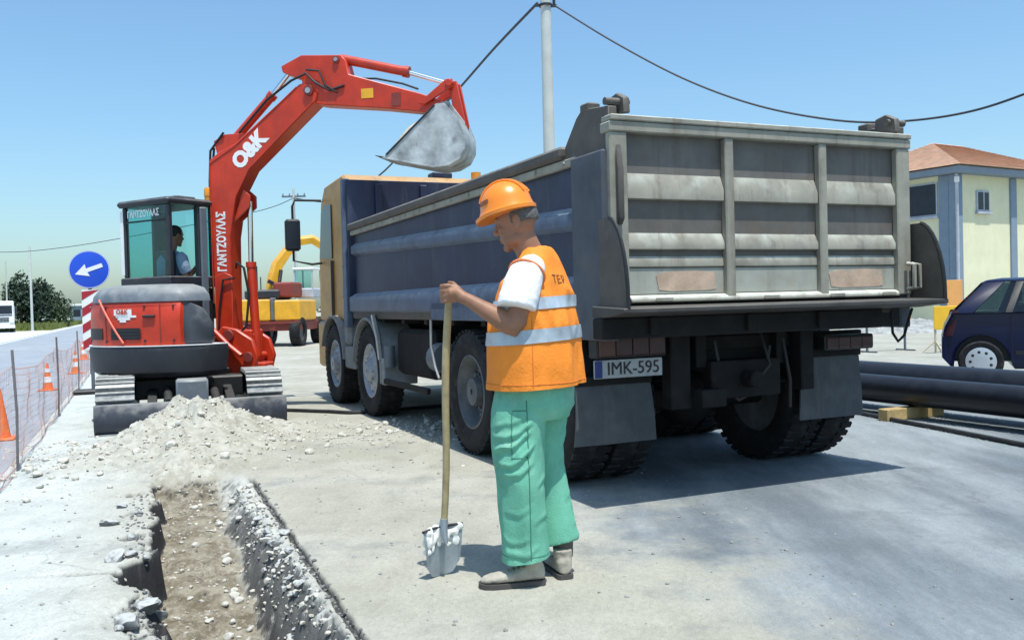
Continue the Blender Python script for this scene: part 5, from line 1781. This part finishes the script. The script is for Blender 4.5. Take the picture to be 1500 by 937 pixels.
fence = thing('safety_fence', 'thin rebar posts carrying a see-through orange net along the road edge', 'fence', (*(T0 + TRv * -1.04), 0), YAW)
FS = [.4, 4.8, 9.2, 13.6, 18.0, 22.4, 26.8]
for s in [-4.0] + FS:
    m = MB()
    m.tube([(0, s, 0), (.008, s, .5), (.0 if s != 4.8 else -.012, s, 1.02)], .011, 8)
    m.obj('post', REBAR, fence)
V, F = [], []
def strand(a, b_, wd_):
    a, b_ = Vector(a), Vector(b_)
    d = (b_ - a).normalized()
    n = Vector((1, 0, 0))
    t_ = d.cross(n) * wd_
    i = len(V)
    for p in (a, b_):
        V.extend([tuple(p + t_), tuple(p - t_), tuple(p + n * wd_ * .8)])
    F.extend([(i, i + 1, i + 4, i + 3), (i + 1, i + 2, i + 5, i + 4), (i + 2, i, i + 3, i + 5)])
def netz(s, f):
    k = (s - .4) / 4.4
    sag = .10 * math.sin(math.pi * (k - math.floor(k))) + .03 * fbm(s * .7, 2, 1, 2)
    return .02 + f * (.86 - sag)
def netx(s, f):
    return -.018 + .05 * fbm(s * .8, f * 1.5, 3, 3)
ss_ = np.arange(-4.0, 24.0, .20)
rows_ = 15
for i in range(len(ss_) - 1):
    for r in range(rows_):
        f = r / (rows_ - 1)
        strand((netx(ss_[i], f), ss_[i], netz(ss_[i], f)), (netx(ss_[i + 1], f), ss_[i + 1], netz(ss_[i + 1], f)), .0020 if 0 < r < rows_ - 1 else .004)
for s in np.arange(-4.0, 24.0, .07):
    for r in range(0, rows_ - 1, 2):
        f0, f1 = r / (rows_ - 1), (r + 2) / (rows_ - 1)
        strand((netx(s, f0), s, netz(s, f0)), (netx(s, f1), s, netz(s, f1)), .0019)
me = bpy.data.meshes.new('net')
me.from_pydata(V, [], F)
me.materials.append(NETM)
tag(mobj('net', me, fence), kind='stuff')

# keep-left sign over a striped board
sg_ = thing('road_sign', 'round blue sign with white arrow above a red and white striped board', 'road sign', (-6.88, 14.95, 0), rad(20))
m_ = MB()
m_.cyl((0, .05, .06), (0, .05, 2.3), .028)
m_.obj('pole', GREYP, sg_)
MB().box((0, .05, .035), (.60, .40, .07)).obj('foot', BLACK, sg_, bev=.02)
m_ = MB()
m_.lathe([(.305, 0), (.305, .012), (.29, .016), (.01, .016)], (0, .018, 2.03), (0, -1, 0), 48)
dsc = m_.obj('sign_disc', SIGNB, sg_)
m_ = MB()
m_.lathe([(.300, 0), (.300, .004), (.294, .004), (.294, 0), (.300, 0)], (0, .0055, 2.03), (0, -1, 0), 48, cap=False)
m_.obj('sign_rim', WHITE, dsc)
ang = rad(200)
ca, sa = math.cos(ang), math.sin(ang)
ap = [(-.21, -.032), (.04, -.032), (.03, -.105), (.225, 0), (.03, .105), (.04, .032), (-.21, .032)]
m_ = MB()
m_.prism([(x * ca - y * sa, 2.03 + x * sa + y * ca) for x, y in ap], 'xz', -.004, .0)
m_.obj('arrow', WHITE, dsc)
brd = MB().bx(-.125, .125, -.005, .012, .72, 1.70).obj('board', WHITE, sg_)
for k in range(4):
    z = .72 + k * .27
    pts = [(-.124, z), (.124, z + .16), (.124, z + .30), (-.124, z + .14)]
    pts = [(x, min(1.698, max(.722, zz))) for x, zz in pts]
    MB().prism(pts, 'xz', -.009, -.0055).obj('stripe', SIGNR, brd)

# trees, verge and far things on the left
def tree(name, label, x, y, h, rad_, seed, mat, group=None, zc=.62, squash=1.15, nleaf=2600, size=.22):
    t = thing(name, label, 'tree', (x, y, 0), 0, group)
    rd = random.Random(seed)
    m = MB()
    m.tube([(0, 0, 0), (.03, .02, h * .25), (-.04, .05, h * .5), (.02, 0, h * .85)], [h * .032, h * .024, h * .016, h * .004], 8)
    cl = []
    for k in range(11):
        a = k * 2.4 + rd.uniform(-.4, .4)
        f = rd.uniform(.10, .85)
        r = rad_ * rd.uniform(.25, .75) * (1.05 - .5 * f)
        z0 = h * (.04 + .66 * f)
        p = Vector((math.cos(a) * r, math.sin(a) * r, z0 + h * .14))
        m.tube([(0, 0, z0), (p.x * .5, p.y * .5, z0 + h * .09), p], [h * .010, h * .007, h * .003], 6)
        cl.append((p, rad_ * rd.uniform(.34, .58)))
    m.obj('trunk', BARK, t)
    cl.append((Vector((0, 0, h * .88)), rad_ * .40))
    V, F = [], []
    for _ in range(nleaf):
        c, r = rd.choice(cl)
        d = Vector((rd.gauss(0, 1), rd.gauss(0, 1), rd.gauss(0, 1) * squash)).normalized() * r * rd.uniform(.35, 1.0) ** .6
        p = c + d
        s = size * rd.uniform(.5, 1.2)
        a, b_ = Vector((rd.gauss(0, 1), rd.gauss(0, 1), rd.gauss(0, 1))).normalized(), Vector((rd.gauss(0, 1), rd.gauss(0, 1), rd.gauss(0, 1))).normalized()
        i = len(V)
        V.extend([tuple(p), tuple(p + a * s), tuple(p + (a + b_) * s * .6), tuple(p + b_ * s)])
        F.append((i, i + 1, i + 2, i + 3))
    me = bpy.data.meshes.new('crown')
    me.from_pydata(V, [], F)
    me.materials.append(mat)
    mobj('crown', me, t)
    return t
tree('tree', 'tallest dark green tree, directly behind the white lorry', -51.5, 96, 5.7, 2.3, 1, LEAFD, size=.34)
tree('tree', 'broad dark green tree just right of the tallest tree', -50.0, 97, 5.0, 2.2, 2, LEAFD, size=.32)
tree('bush', 'small rounded green bush at the right end of the tree group', -48.4, 98, 3.5, 1.7, 3, LEAF, nleaf=1400, size=.26)
tree('bush', 'low bush standing alone at the verge, farthest right before the kiosk', -46.6, 102, 2.2, 1.2, 5, LEAF, nleaf=900, size=.2)
m_ = MB()
rows = []
for i in range(40):
    s = 84 + i * 3.0
    row = []
    for j in range(14):
        t = -6.9 - j * 2.2
        p = T0 + TFv * s + TRv * t
        z = .02 + (.35 + .25 * fbm(s * .2, t * .4, 1, 3)) * min(1, j / 2) * min(1, i / 2)
        row.append(m_.bm.verts.new((p.x, p.y, z)))
    rows.append(row)
for a, b_ in zip(rows, rows[1:]):
    for j in range(13):
        m_.bm.faces.new((a[j], a[j + 1], b_[j + 1], b_[j]))
bmesh.ops.recalc_face_normals(m_.bm, faces=m_.bm.faces[:])
m_.bm.normal_update()
tag(m_.obj('grass_verge', GRASS), kind='structure')
rg = random.Random(5)
V, F = [], []
for _ in range(9000):
    s, t = rg.uniform(85, 135), -6.9 - abs(rg.gauss(0, 6))
    p = T0 + TFv * s + TRv * t
    h = rg.uniform(.15, .6)
    a = rg.uniform(0, 3.14)
    dx_, dy_ = math.cos(a) * .10, math.sin(a) * .10
    i = len(V)
    V += [(p.x - dx_, p.y - dy_, .05), (p.x + dx_, p.y + dy_, .05), (p.x + rg.gauss(0, .1), p.y, .1 + h)]
    F.append((i, i + 1, i + 2))
me = bpy.data.meshes.new('tall_grass')
me.from_pydata(V, [], F)
me.materials.append(GRASS)
tag(mobj('tall_grass', me), kind='stuff')
# distant hedge rows on the horizon
rg = random.Random(9)
V, F = [], []
for k in range(9000):
    u = rg.uniform(-1, 1)
    x = u * 420
    y = 330 + 30 * math.sin(u * 9) - 40 * abs(u)
    hh = 2.6 + 1.6 * fbm(x * .03, 1, 1, 3)
    p = Vector((x, y + rg.uniform(-3, 3), rg.uniform(.0, max(.6, hh))))
    s = rg.uniform(.5, 1.2)
    a, b_ = Vector((rg.gauss(0, 1), rg.gauss(0, 1), rg.gauss(0, 1))).normalized() * s, Vector((rg.gauss(0, 1), rg.gauss(0, 1), rg.gauss(0, 1))).normalized() * s
    i = len(V)
    V += [tuple(p), tuple(p + a), tuple(p + a + b_), tuple(p + b_)]
    F.append((i, i + 1, i + 2, i + 3))
me = bpy.data.meshes.new('distant_treeline')
me.from_pydata(V, [], F)
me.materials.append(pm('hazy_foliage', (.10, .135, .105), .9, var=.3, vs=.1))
tag(mobj('distant_treeline', me), kind='stuff')

# white lorry
lr = thing('lorry', 'white lorry facing the camera on the far left road shoulder', 'lorry', (-40.9, 73.0, .005), rad(29))
lr.scale = (.92, .92, .92)
cb_ = MB().bx(-1.15, 1.15, 0, 1.9, .55, 2.75).obj('cab', WHITE, lr, bev=.08)
MB().bx(-1.0, 1.0, -.03, -.008, 1.62, 2.35).obj('windscreen', DWIN, cb_)
MB().bx(-1.0, 1.0, -.02, -.004, 1.45, 1.54).obj('wiper_strip', DARK, cb_)
for k in range(3):
    MB().bx(-.75, .75, -.03, -.004, .92 + k * .15, 1.02 + k * .15).obj('grille_bar', DARK, cb_)
for x in (-.95, .95):
    MB().bx(x - .14, x + .14, -.04, -.005, .72, .92).obj('headlight', SHUT, cb_, bev=.02)
    MB().bx(x * 1.38 - .08, x * 1.38 + .08, -.05, .05, 1.7, 2.2).obj('mirror', DARK, cb_, bev=.02)
MB().bx(-1.2, 1.2, -.06, .3, .38, .62).obj('bumper', WHITE, lr, bev=.03)
MB().bx(-1.2, 1.2, 2.1, 7.0, 1.0, 2.35).obj('cargo_body', WHITE, lr, bev=.03)
MB().bx(-.5, .5, 1.2, 6.9, .6, .95).obj('chassis_frame', CHASS, lr)
wl = tyre_mesh(.48, .28, False)
wr = rim_mesh(.48, .28, 1, 1)
for x in (-.95, .95):
    for y in (1.0, 5.6):
        mobj('tyre', wl, mobj('wheel', wr, lr, (x, y, .48)))
kd = thing('roadside_kiosk', 'small blue-grey kiosk with white flat roof beyond the verge', 'kiosk', (-71.0, 150, 0), rad(10))
MB().bx(-1.2, 1.2, 0, 2.2, 0, 2.7).obj('wall', GBLUE, kd)
MB().bx(-1.4, 1.4, -.2, 2.4, 2.71, 3.05).obj('roof', WHITE, kd, bev=.03)
MB().bx(-.8, .3, -.03, -.004, 1.0, 2.1).obj('window', DWIN, kd)
MB().bx(.5, 1.05, -.03, -.004, .02, 2.1).obj('door', SHUT, kd)

# poles and wires
def pole(name, label, x, y, h, r, arm=None, lean=0.0):
    t = thing(name, label, 'utility pole', (x, y, 0))
    m = MB()
    m.cyl((0, 0, 0), (lean, 0, h), r, r * .72, 16)
    m.obj('shaft', CONC, t)
    if arm:
        m = MB()
        m.bx(lean - arm, lean + arm, -.05, .05, h - .55, h - .45)
        a_ = m.obj('cross_arm', GREYP, t)
        for k in (-.9, -.35, .35, .9):
            mm = MB()
            mm.lathe([(.03, 0), (.05, .05), (.03, .09), (.045, .13), (.01, .16)], (lean + arm * k, 0, h - .45), (0, 0, 1), 10)
            mm.obj('insulator', GREYP, t)
    return t
pole('utility_pole', 'thick pale concrete utility pole rising behind the tipper truck', 1.0, 22.0, 9.1, .165, None, 0.0)
up_ = bpy.context.scene.objects['utility_pole']
m_ = MB()
m_.lathe([(.16, 0), (.16, .06), (.14, .06), (.14, 0), (.16, 0)], (0, 0, 8.35), (0, 0, 1), 20, cap=False)
m_.bx(-.24, -.12, -.03, .03, 8.36, 8.42)
m_.bx(.12, .26, -.03, .03, 8.34, 8.40)
m_.cyl((.2, 0, 8.40), (.2, 0, 8.55), .035)
m_.obj('cable_clamp', DARK, up_)
pole('utility_pole', 'slim distant pole with crossarm seen between excavator boom and truck mirror', -13.6, 58.0, 8.9, .11, .75)
pole('utility_pole', 'slim pale pole standing in front of the roadside trees', -40.9, 78.0, 7.2, .11, None)
pole('utility_pole', 'thin grey pole at the far left edge behind the lorry', -48.5, 88.0, 6.6, .09, None)
def cable(label, pts, r, mat=CABLEM):
    fine = []
    P_ = [Vector(p) for p in pts]
    for i in range(len(P_) - 1):
        p0, p1, p2, p3 = (P_[max(0, min(len(P_) - 1, i + k))] for k in (-1, 0, 1, 2))
        for k in range(8):
            u = k / 8
            fine.append(.5 * ((2 * p1) + (p2 - p0) * u + (2 * p0 - 5 * p1 + 4 * p2 - p3) * u * u + (3 * p1 - p0 - 3 * p2 + p3) * u ** 3))
    fine.append(P_[-1])
    m = MB()
    m.tube(fine, r, 6)
    return tag(m.obj('overhead_cable', mat), label, 'cable')
cable('thick black cable sagging from the concrete pole over the truck to the right', [(1.21, 22, 8.38), (2.54, 21.3, 7.27), (3.95, 20.5, 6.21), (5.24, 19.7, 5.44), (6.43, 18.9, 4.94), (7.41, 18.2, 4.69), (8.51, 17.4, 4.65), (9.36, 16.6, 4.83), (10.6, 15.7, 5.35), (12.3, 14.5, 6.4)], .023)
cable('black cable dropping steeply from the concrete pole to behind the bucket', [(.80, 22, 8.44), (-.28, 24.8, 8.18), (-1.49, 27.8, 7.75), (-3.08, 31.8, 7.28), (-5.15, 36.9, 6.6), (-8.4, 45, 6.5), (-13.6, 58, 8.3)], .034)
cable('faint thin wire running left from the distant pole across the sky', [(-13.6, 58, 8.3), (-16.23, 58.3, 7.51), (-24.89, 60, 6.3), (-30.82, 62, 5.8), (-35.64, 64, 5.8), (-42, 66, 6.4)], .022)

# ================================================================== yellow machine beyond
ye = thing('wheeled_excavator', 'yellow wheeled excavator with arched boom parked far behind the red excavator', 'excavator', (-8.35, 33.0, 0), rad(-4))
m_ = MB()
m_.bx(-1.05, 1.05, -1.2, 1.6, .55, .88)
m_.obj('chassis_frame', DARKRED, ye, bev=.03)
wt = tyre_mesh(.50, .36, True)
wrm = rim_mesh(.50, .36, -1, 0)
for x in (-.95, .95):
    for y in (-1.0, 1.5):
        mobj('tyre', wt, mobj('wheel', wrm, ye, (x, y, .5)))
MB().bx(-1.12, .06, -1.35, .8, .90, 1.66).obj('body_panel', YELLOW, ye, bev=.05)
MB().bx(.20, 1.10, -1.30, .8, .90, 1.62).obj('body_panel', YELLOW, ye, bev=.05)
MB().bx(.068, .19, -1.28, .6, .92, 1.7).obj('service_gap', GREYP, ye, bev=.02)
MB().bx(-1.14, 1.12, -1.37, -1.30, .80, .89).obj('red_stripe', DARKRED, ye)
MB().bx(-.95, .3, -1.0, .6, 1.67, 2.0).obj('engine_cover', DARK, ye, bev=.06)
MB().bx(.05, .72, -.9, .4, 1.72, 2.25).obj('tank', DARKRED, ye, bev=.06)
yc = MB().bx(.35, 1.08, .5, 1.6, 1.70, 2.05).obj('cab', SHUT, ye, bev=.04)
MB().bx(.33, 1.10, .48, 1.62, 2.72, 2.80).obj('cab_roof', WHITE, yc, bev=.02)
for x in (.37, 1.03):
    for y in (.52, 1.55):
        MB().bx(x, x + .05, y, y + .05, 2.052, 2.718).obj('cab_pillar', SHUT, yc)
MB().bx(.43, 1.02, .53, .54, 2.055, 2.715).obj('rear_pane', TEAL, yc)
m_ = MB()
bpt = [(-.60, .9, 1.85), (-.55, 1.0, 2.45), (-.42, 1.1, 2.95), (-.10, 1.3, 3.45), (.30, 1.5, 3.85), (.75, 1.75, 3.92), (1.15, 2.0, 3.62), (1.5, 2.2, 3.05)]
m_.tube(bpt, [.24, .23, .22, .20, .20, .19, .18, .16], 4, (.9, 1.1))
yb = m_.obj('boom', YELLOW, ye, bev=.02)
m_ = MB()
m_.cyl((-.30, .75, 1.95), (-.25, 1.0, 2.75), .07)
m_.obj('boom_ram', DARK, yb)
MB().box((-.55, .70, 2.30), (.24, .05, .14), (0, .5, 0)).obj('boom_plate', DARK, yb)
m_ = MB()
m_.tube([(1.45, 2.15, 3.1), (1.75, 2.35, 2.2), (1.9, 2.45, 1.1)], [.2, .17, .13], 4)
m_.obj('dipper_arm', YELLOW, ye, bev=.02)
m_ = MB()
m_.prism([(1.70, 1.1), (2.1, 1.05), (2.15, .5), (1.9, .15), (1.5, .3), (1.62, .7)], 'xz', 2.15, 2.75)
m_.obj('bucket', BUCK, ye, bev=.02)
m_ = MB()
m_.cyl((-1.0, .5, 1.66), (-1.0, .5, 2.9), .03)
m_.cyl((-.86, .5, 1.66), (-.86, .5, 2.5), .02)
m_.obj('exhaust_stack', DARK, ye)

# ================================================================== right-hand side: house, car, barriers, rubble
HO = Vector((16.75, 34.35, 0))
house = thing('house', 'cream two-storey house with terracotta hip roof and grey-blue corner posts', 'house', HO, rad(30.5))
HW, HD, HH = 8.0, 6.0, 5.72
hw_ = MB().bx(.08, HW, .08, HD, 0, HH).obj('wall', CREAM, house)
for x0, x1 in ((-.02, .42), (3.55, 3.95), (7.6, 8.04)):
    MB().bx(x0, x1, .0, .30, 0, HH - .01).obj('corner_post', GBLUE, hw_, bev=.02)
MB().bx(.02, .28, .31, .75, 0, HH - .01).obj('corner_post', GBLUE, hw_, bev=.02)
MB().bx(.02, .25, 3.42, 3.82, 0, HH - .01).obj('corner_post', GBLUE, hw_, bev=.02)
MB().bx(-.45, HW + .45, -.45, HD + .45, HH, HH + .24).obj('eaves', GBLUE, house, bev=.02)
# hip roof laid in tile courses
m_ = MB()
ncr = 26
e0, e1_, f0_, f1_ = -.60, HW + .60, -.60, HD + .60
for k in range(ncr):
    a, b_ = k / ncr, (k + 1) / ncr
    def rg_(f, z):
        w = (f1_ - f0_) / 2 * f
        w2 = min(w, (e1_ - e0) / 2)
        return [(e0 + w2, f0_ + w, z), (e1_ - w2, f0_ + w, z), (e1_ - w2, f1_ - w - (.02 if f > .99 else 0), z), (e0 + w2, f1_ - w - (.02 if f > .99 else 0), z)]
    z0 = HH + .25 + 1.55 * a
    z1 = HH + .25 + 1.55 * b_
    m_.loft([rg_(a, z0 - .02 + .05), rg_(min(.995, b_ + .005), z1 + .012)])
rf = m_.obj('roof', TILE, house, smooth=False)
for x in (.9, 2.0):
    pass
def hwin(face, a, b_, z0, z1, bars=1):
    if face == 'r':
        fr = MB().bx(a, b_, .02, .078, z0, z1).obj('window', SHUT, hw_, bev=.01)
        MB().bx(a + .07, b_ - .07, .005, .018, z0 + .07, z1 - .07).obj('pane', DWIN, fr)
        m = MB()
        m.bx((a + b_) / 2 - .03, (a + b_) / 2 + .03, -.005, .004, z0 + .07, z1 - .07)
        m.obj('mullion', SHUT, fr)
        MB().bx(a - .06, b_ + .06, -.06, .075, z0 - .10, z0 - .002).obj('sill', SHUT, fr, bev=.01)
    else:
        fr = MB().bx(.02, .078, a, b_, z0, z1).obj('window', SHUT, hw_, bev=.01)
        n = bars + 1
        for k in range(n):
            p, q = a + (b_ - a) * k / n + .05, a + (b_ - a) * (k + 1) / n - .05
            MB().bx(.005, .018, p, q, z0 + .06, z1 - .06).obj('pane', DWIN, fr)
        MB().bx(-.06, .075, a - .06, b_ + .06, z0 - .10, z0 - .002).obj('sill', SHUT, fr, bev=.01)
hwin('r', 1.35, 2.15, 4.35, 5.15)
hwin('r', 5.6, 7.0, 4.2, 5.2)
hwin('r', 5.6, 7.0, 1.0, 2.3)
hwin('l', .80, 3.30, 4.22, 5.50)
hwin('l', .80, 3.30, 1.2, 3.25)
hwin('l', 3.95, 5.6, 4.32, 5.45, 1)
m_ = MB()
m_.tube([(-.10, -.10, HH - .02), (-.06, -.08, HH - .35), (-.06, -.08, .1)], .06, 10)
m_.obj('downpipe', SHUT, house)
MB().bx(-.16, -.02, -.18, -.03, HH - .34, HH - .12).obj('gutter_box', WHITE, house, bev=.02)

# blue hatchback
car = thing('parked_car', 'dark blue hatchback parked behind the black pipes', 'car', (6.98, 13.70, 0), rad(-25))
WB_ = 2.49
def arch(cx, R, n=12):
    return [(cx + R * math.cos(math.pi * (1 - k / n)), .31 + R * math.sin(math.pi * (1 - k / n))) for k in range(n + 1)]
low = [(-.50, .36), (-.38, .22)] + arch(0, .37) + [(.42, .20), (WB_ - .42, .20)] + arch(WB_, .37) + [(WB_ + .42, .20), (WB_ + .80, .24), (WB_ + .86, .50), (WB_ + .78, .74), (WB_ + .25, .92), (1.95, .985), (-.36, .99), (-.46, .80), (-.50, .62)]
m_ = MB()
def shrink(p, k):
    cx, cz = 1.2, .55
    return [(cx + (x - cx) * (1 - k * .6), z if z < .45 else cz + (z - cz) * (1 - k)) for x, z in p]
m_.loft([[(x, y, z) for x, z in shrink(low, k)] for y, k in ((-.80, .035), (-.84, 0.0), (.84, 0.0), (.80, .035))])
cbd = m_.obj('body', CARB, car, bev=.0)
def gh(f):          # greenhouse half width and x extents by height
    return .78 - .17 * f, -.34 + .42 * f, 2.30 - .85 * f
def gp(x, side, f):
    return x, side * gh(f)[0], .985 + .44 * f
def bar(name, xb, xt, side, w, mat=CARB):
    m = MB()
    rings = []
    for f, x in ((0, xb), (1, xt)):
        hw, zz = gh(f)[0], .985 + .44 * f
        rings.append([(x - w / 2, side * hw, zz), (x + w / 2, side * hw, zz), (x + w / 2, side * (hw - .05), zz), (x - w / 2, side * (hw - .05), zz)])
    m.loft(rings)
    return m.obj(name, mat, cbd, bev=.006)
for sd_ in (-1, 1):
    bar('pillar', -.22, .20, sd_, .26)
    bar('pillar', .36, .52, sd_, .10, BLACK)
    bar('pillar', 1.10, 1.08, sd_, .12, BLACK)
    bar('pillar', 2.26, 1.44, sd_, .09)
    for xb0, xb1, xt0, xt1 in ((-.10, .32, .32, .48), (.41, 1.04, .57, 1.02), (1.16, 2.22, 1.14, 1.40)):
        m = MB()
        q = []
        for f, a, b_ in ((0.02, xb0, xb1), (.98, xt0, xt1)):
            hw, zz = gh(f)[0] - .02, .985 + .44 * f
            q.append([(a, sd_ * hw, zz), (b_, sd_ * hw, zz), (b_, sd_ * (hw - .006), zz), (a, sd_ * (hw - .006), zz)])
        m.loft(q).obj('side_window', CARGLASS, cbd)
    m = MB()
    m.bx(.62, .82, sd_ * .845, sd_ * .865, .80, .835)
    m.obj('door_handle', BLACK, cbd, bev=.005)
    MB().bx(.43, WB_ - .45, sd_ * .838, sd_ * .856, .40, .45).obj('side_moulding', BLACK, cbd)
    MB().bx(.385, .392, sd_ * .836, sd_ * .843, .25, .95).obj('door_seam', BLACK, cbd)
    MB().bx(1.09, 1.097, sd_ * .836, sd_ * .843, .25, .95).obj('door_seam', BLACK, cbd)
    m = MB()
    m.loft([[(-.475, sd_ * .80, .66), (-.36, sd_ * .85, .66), (-.36, sd_ * .70, .66), (-.47, sd_ * .70, .66)], [(-.36, sd_ * .79, 1.02), (-.27, sd_ * .80, 1.02), (-.27, sd_ * .66, 1.02), (-.37, sd_ * .66, 1.02)]])
    m.obj('tail_light', LENSR, cbd, bev=.01)
    MB().bx(WB_ + .55, WB_ + .80, sd_ * .52, sd_ * .80, .62, .76).obj('headlight', SHUT, cbd, bev=.03)
    MB().bx(1.95, 2.08, sd_ * .86, sd_ * 1.0, .98, 1.10).obj('wing_mirror', CARB, cbd, bev=.03)
m_ = MB()
m_.loft([[(.06, -.61, 1.425), (1.48, -.61, 1.425), (1.48, .61, 1.425), (.06, .61, 1.425)], [(.12, -.58, 1.455), (1.42, -.58, 1.455), (1.42, .58, 1.455), (.12, .58, 1.455)], [(.30, -.45, 1.48), (1.20, -.45, 1.48), (1.20, .45, 1.48), (.30, .45, 1.48)]])
m_.obj('roof', CARB, cbd, bev=.008)
for nm, xb, xt in (('windscreen', 2.28, 1.46), ('rear_window', -.32, .06)):
    m = MB()
    m.loft([[(xb, -.74, .99), (xb, .74, .99), (xb + .008, .74, .99), (xb + .008, -.74, .99)], [(xt, -.58, 1.42), (xt, .58, 1.42), (xt + .008, .58, 1.42), (xt + .008, -.58, 1.42)]])
    m.obj(nm, CARGLASS, cbd)
for x, z in ((.55, 1.12), (1.35, 1.16)):
    for y in (-.36, .36):
        MB().bx(x - .10, x + .02, y - .22, y + .22, .80, z).bx(x - .09, x + .0, y - .12, y + .12, z + .01, z + .20).obj('seat', BLACK, cbd, bev=.03)
MB().bx(-.44, WB_ + .1, -.74, .74, .30, .80).obj('floor_pan', BLACK, cbd)
ct = tyre_mesh(.30, .19, False)
m_ = MB()
m_.lathe([(.20, -.088), (.20, -.094), (.185, -.098), (.05, -.104), (.01, -.105)], (0, 0, 0), (1, 0, 0), 28)
m_.lathe([(.205, -.03), (.205, .06), (.02, .06)], (0, 0, 0), (1, 0, 0), 28)
cw_ = m_.mesh('wheel')
cw_.materials.append(pm('silver_hubcap', (.55, .57, .58), .35, .5, var=.1))
slot_me = MB().ball((0, 0, 0), (.006, .022, .022), 8, 6).mesh('hubcap_slot')
slot_me.materials.append(BLACK)
for y in (-.74, .74):
    for x in (0, WB_):
        w = mobj('wheel', cw_, car, (x, y, .30))
        w.rotation_euler = (0, 0, math.pi / 2 if y < 0 else -math.pi / 2)
        mobj('tyre', ct, w)
        for k in range(9):
            a = 2 * math.pi * k / 9
            mobj('hubcap_slot', slot_me, w, (-.0995, .135 * math.cos(a), .135 * math.sin(a)))

# yellow barrier on feet
br_ = thing('road_barrier', 'yellow road barrier panel on a thin foot stand left of the blue car', 'barrier', (9.02, 19.5, 0), rad(8))
STAND = pm('pale_stand', (.5, .45, .3), .6)
for x in (0, .85):
    m_ = MB()
    m_.cyl((x, 0, .02), (x, 0, 1.0), .022)
    for a in (0, 2.1, 4.2):
        m_.cyl((x, 0, .26), (x + .26 * math.cos(a + .6), .26 * math.sin(a + .6), .015), .012)
    m_.obj('stand', STAND, br_)
MB().bx(-.06, .92, -.05, -.026, .50, 1.0).obj('panel', pm('barrier_yellow', (.72, .42, .02), .5, var=.1), br_, bev=.01)
b4 = thing('barrier_board', 'long orange barrier board on low legs behind the tipper lip', 'barrier', (7.9, 20.3, 0), rad(22))
MB().bx(-.2, 1.25, -.02, .02, .70, .88).obj('board', pm('barrier_orange', (.76, .36, .06), .55, var=.1), b4, bev=.006)
for x in (.0, 1.1):
    MB().bx(x - .02, x + .02, .022, .06, .03, .85).bx(x - .02, x + .02, -.25, .30, .0, .03).obj('leg', GREYP, b4)
b5 = thing('warning_board', 'upright orange warning board between the truck wing and the house corner', 'warning board', (10.62, 22.0, 0), rad(8))
MB().bx(-.17, .24, -.02, .0, .95, 1.58).obj('board', pm('board_orange', (.72, .34, .10), .6, var=.1), b5, bev=.006)
for x in (-.1, .18):
    MB().bx(x - .02, x + .02, .001, .04, .03, 1.5).bx(x - .02, x + .02, -.25, .3, 0, .03).obj('leg', GREYP, b5)
def heap(name, label, x, y, rx, ry, h, mat, seed):
    m = MB()
    n = 26
    g = []
    for i in range(n + 1):
        row = []
        for j in range(n + 1):
            a, b_ = -1 + 2 * i / n, -1 + 2 * j / n
            r = math.sqrt(a * a + b_ * b_)
            z = h * max(0, 1 - r) ** .9 * (1 + .8 * fbm(a * 3 + seed, b_ * 3, 1, 4)) + (.0 if r > .98 else .05 * fbm(a * 9, b_ * 9, seed, 3))
            row.append(m.bm.verts.new((a * rx, b_ * ry, max(-.02, z) if r < 1 else -.02)))
        g.append(row)
    for i in range(n):
        for j in range(n):
            m.bm.faces.new((g[i][j], g[i][j + 1], g[i + 1][j + 1], g[i + 1][j]))
    bmesh.ops.recalc_face_normals(m.bm, faces=m.bm.faces[:])
    o = m.obj(name, mat, None, (x, y, 0), ang=20)
    return tag(o, label, 'rubble')
heap('rubble_heap', 'low grey rubble heap on the pale ground beyond the pipes', 13.0, 31.0, 2.2, 1.6, .55, pm('rubble', (.30, .31, .30), .95, var=.5, vs=4, bump=.6), 3)
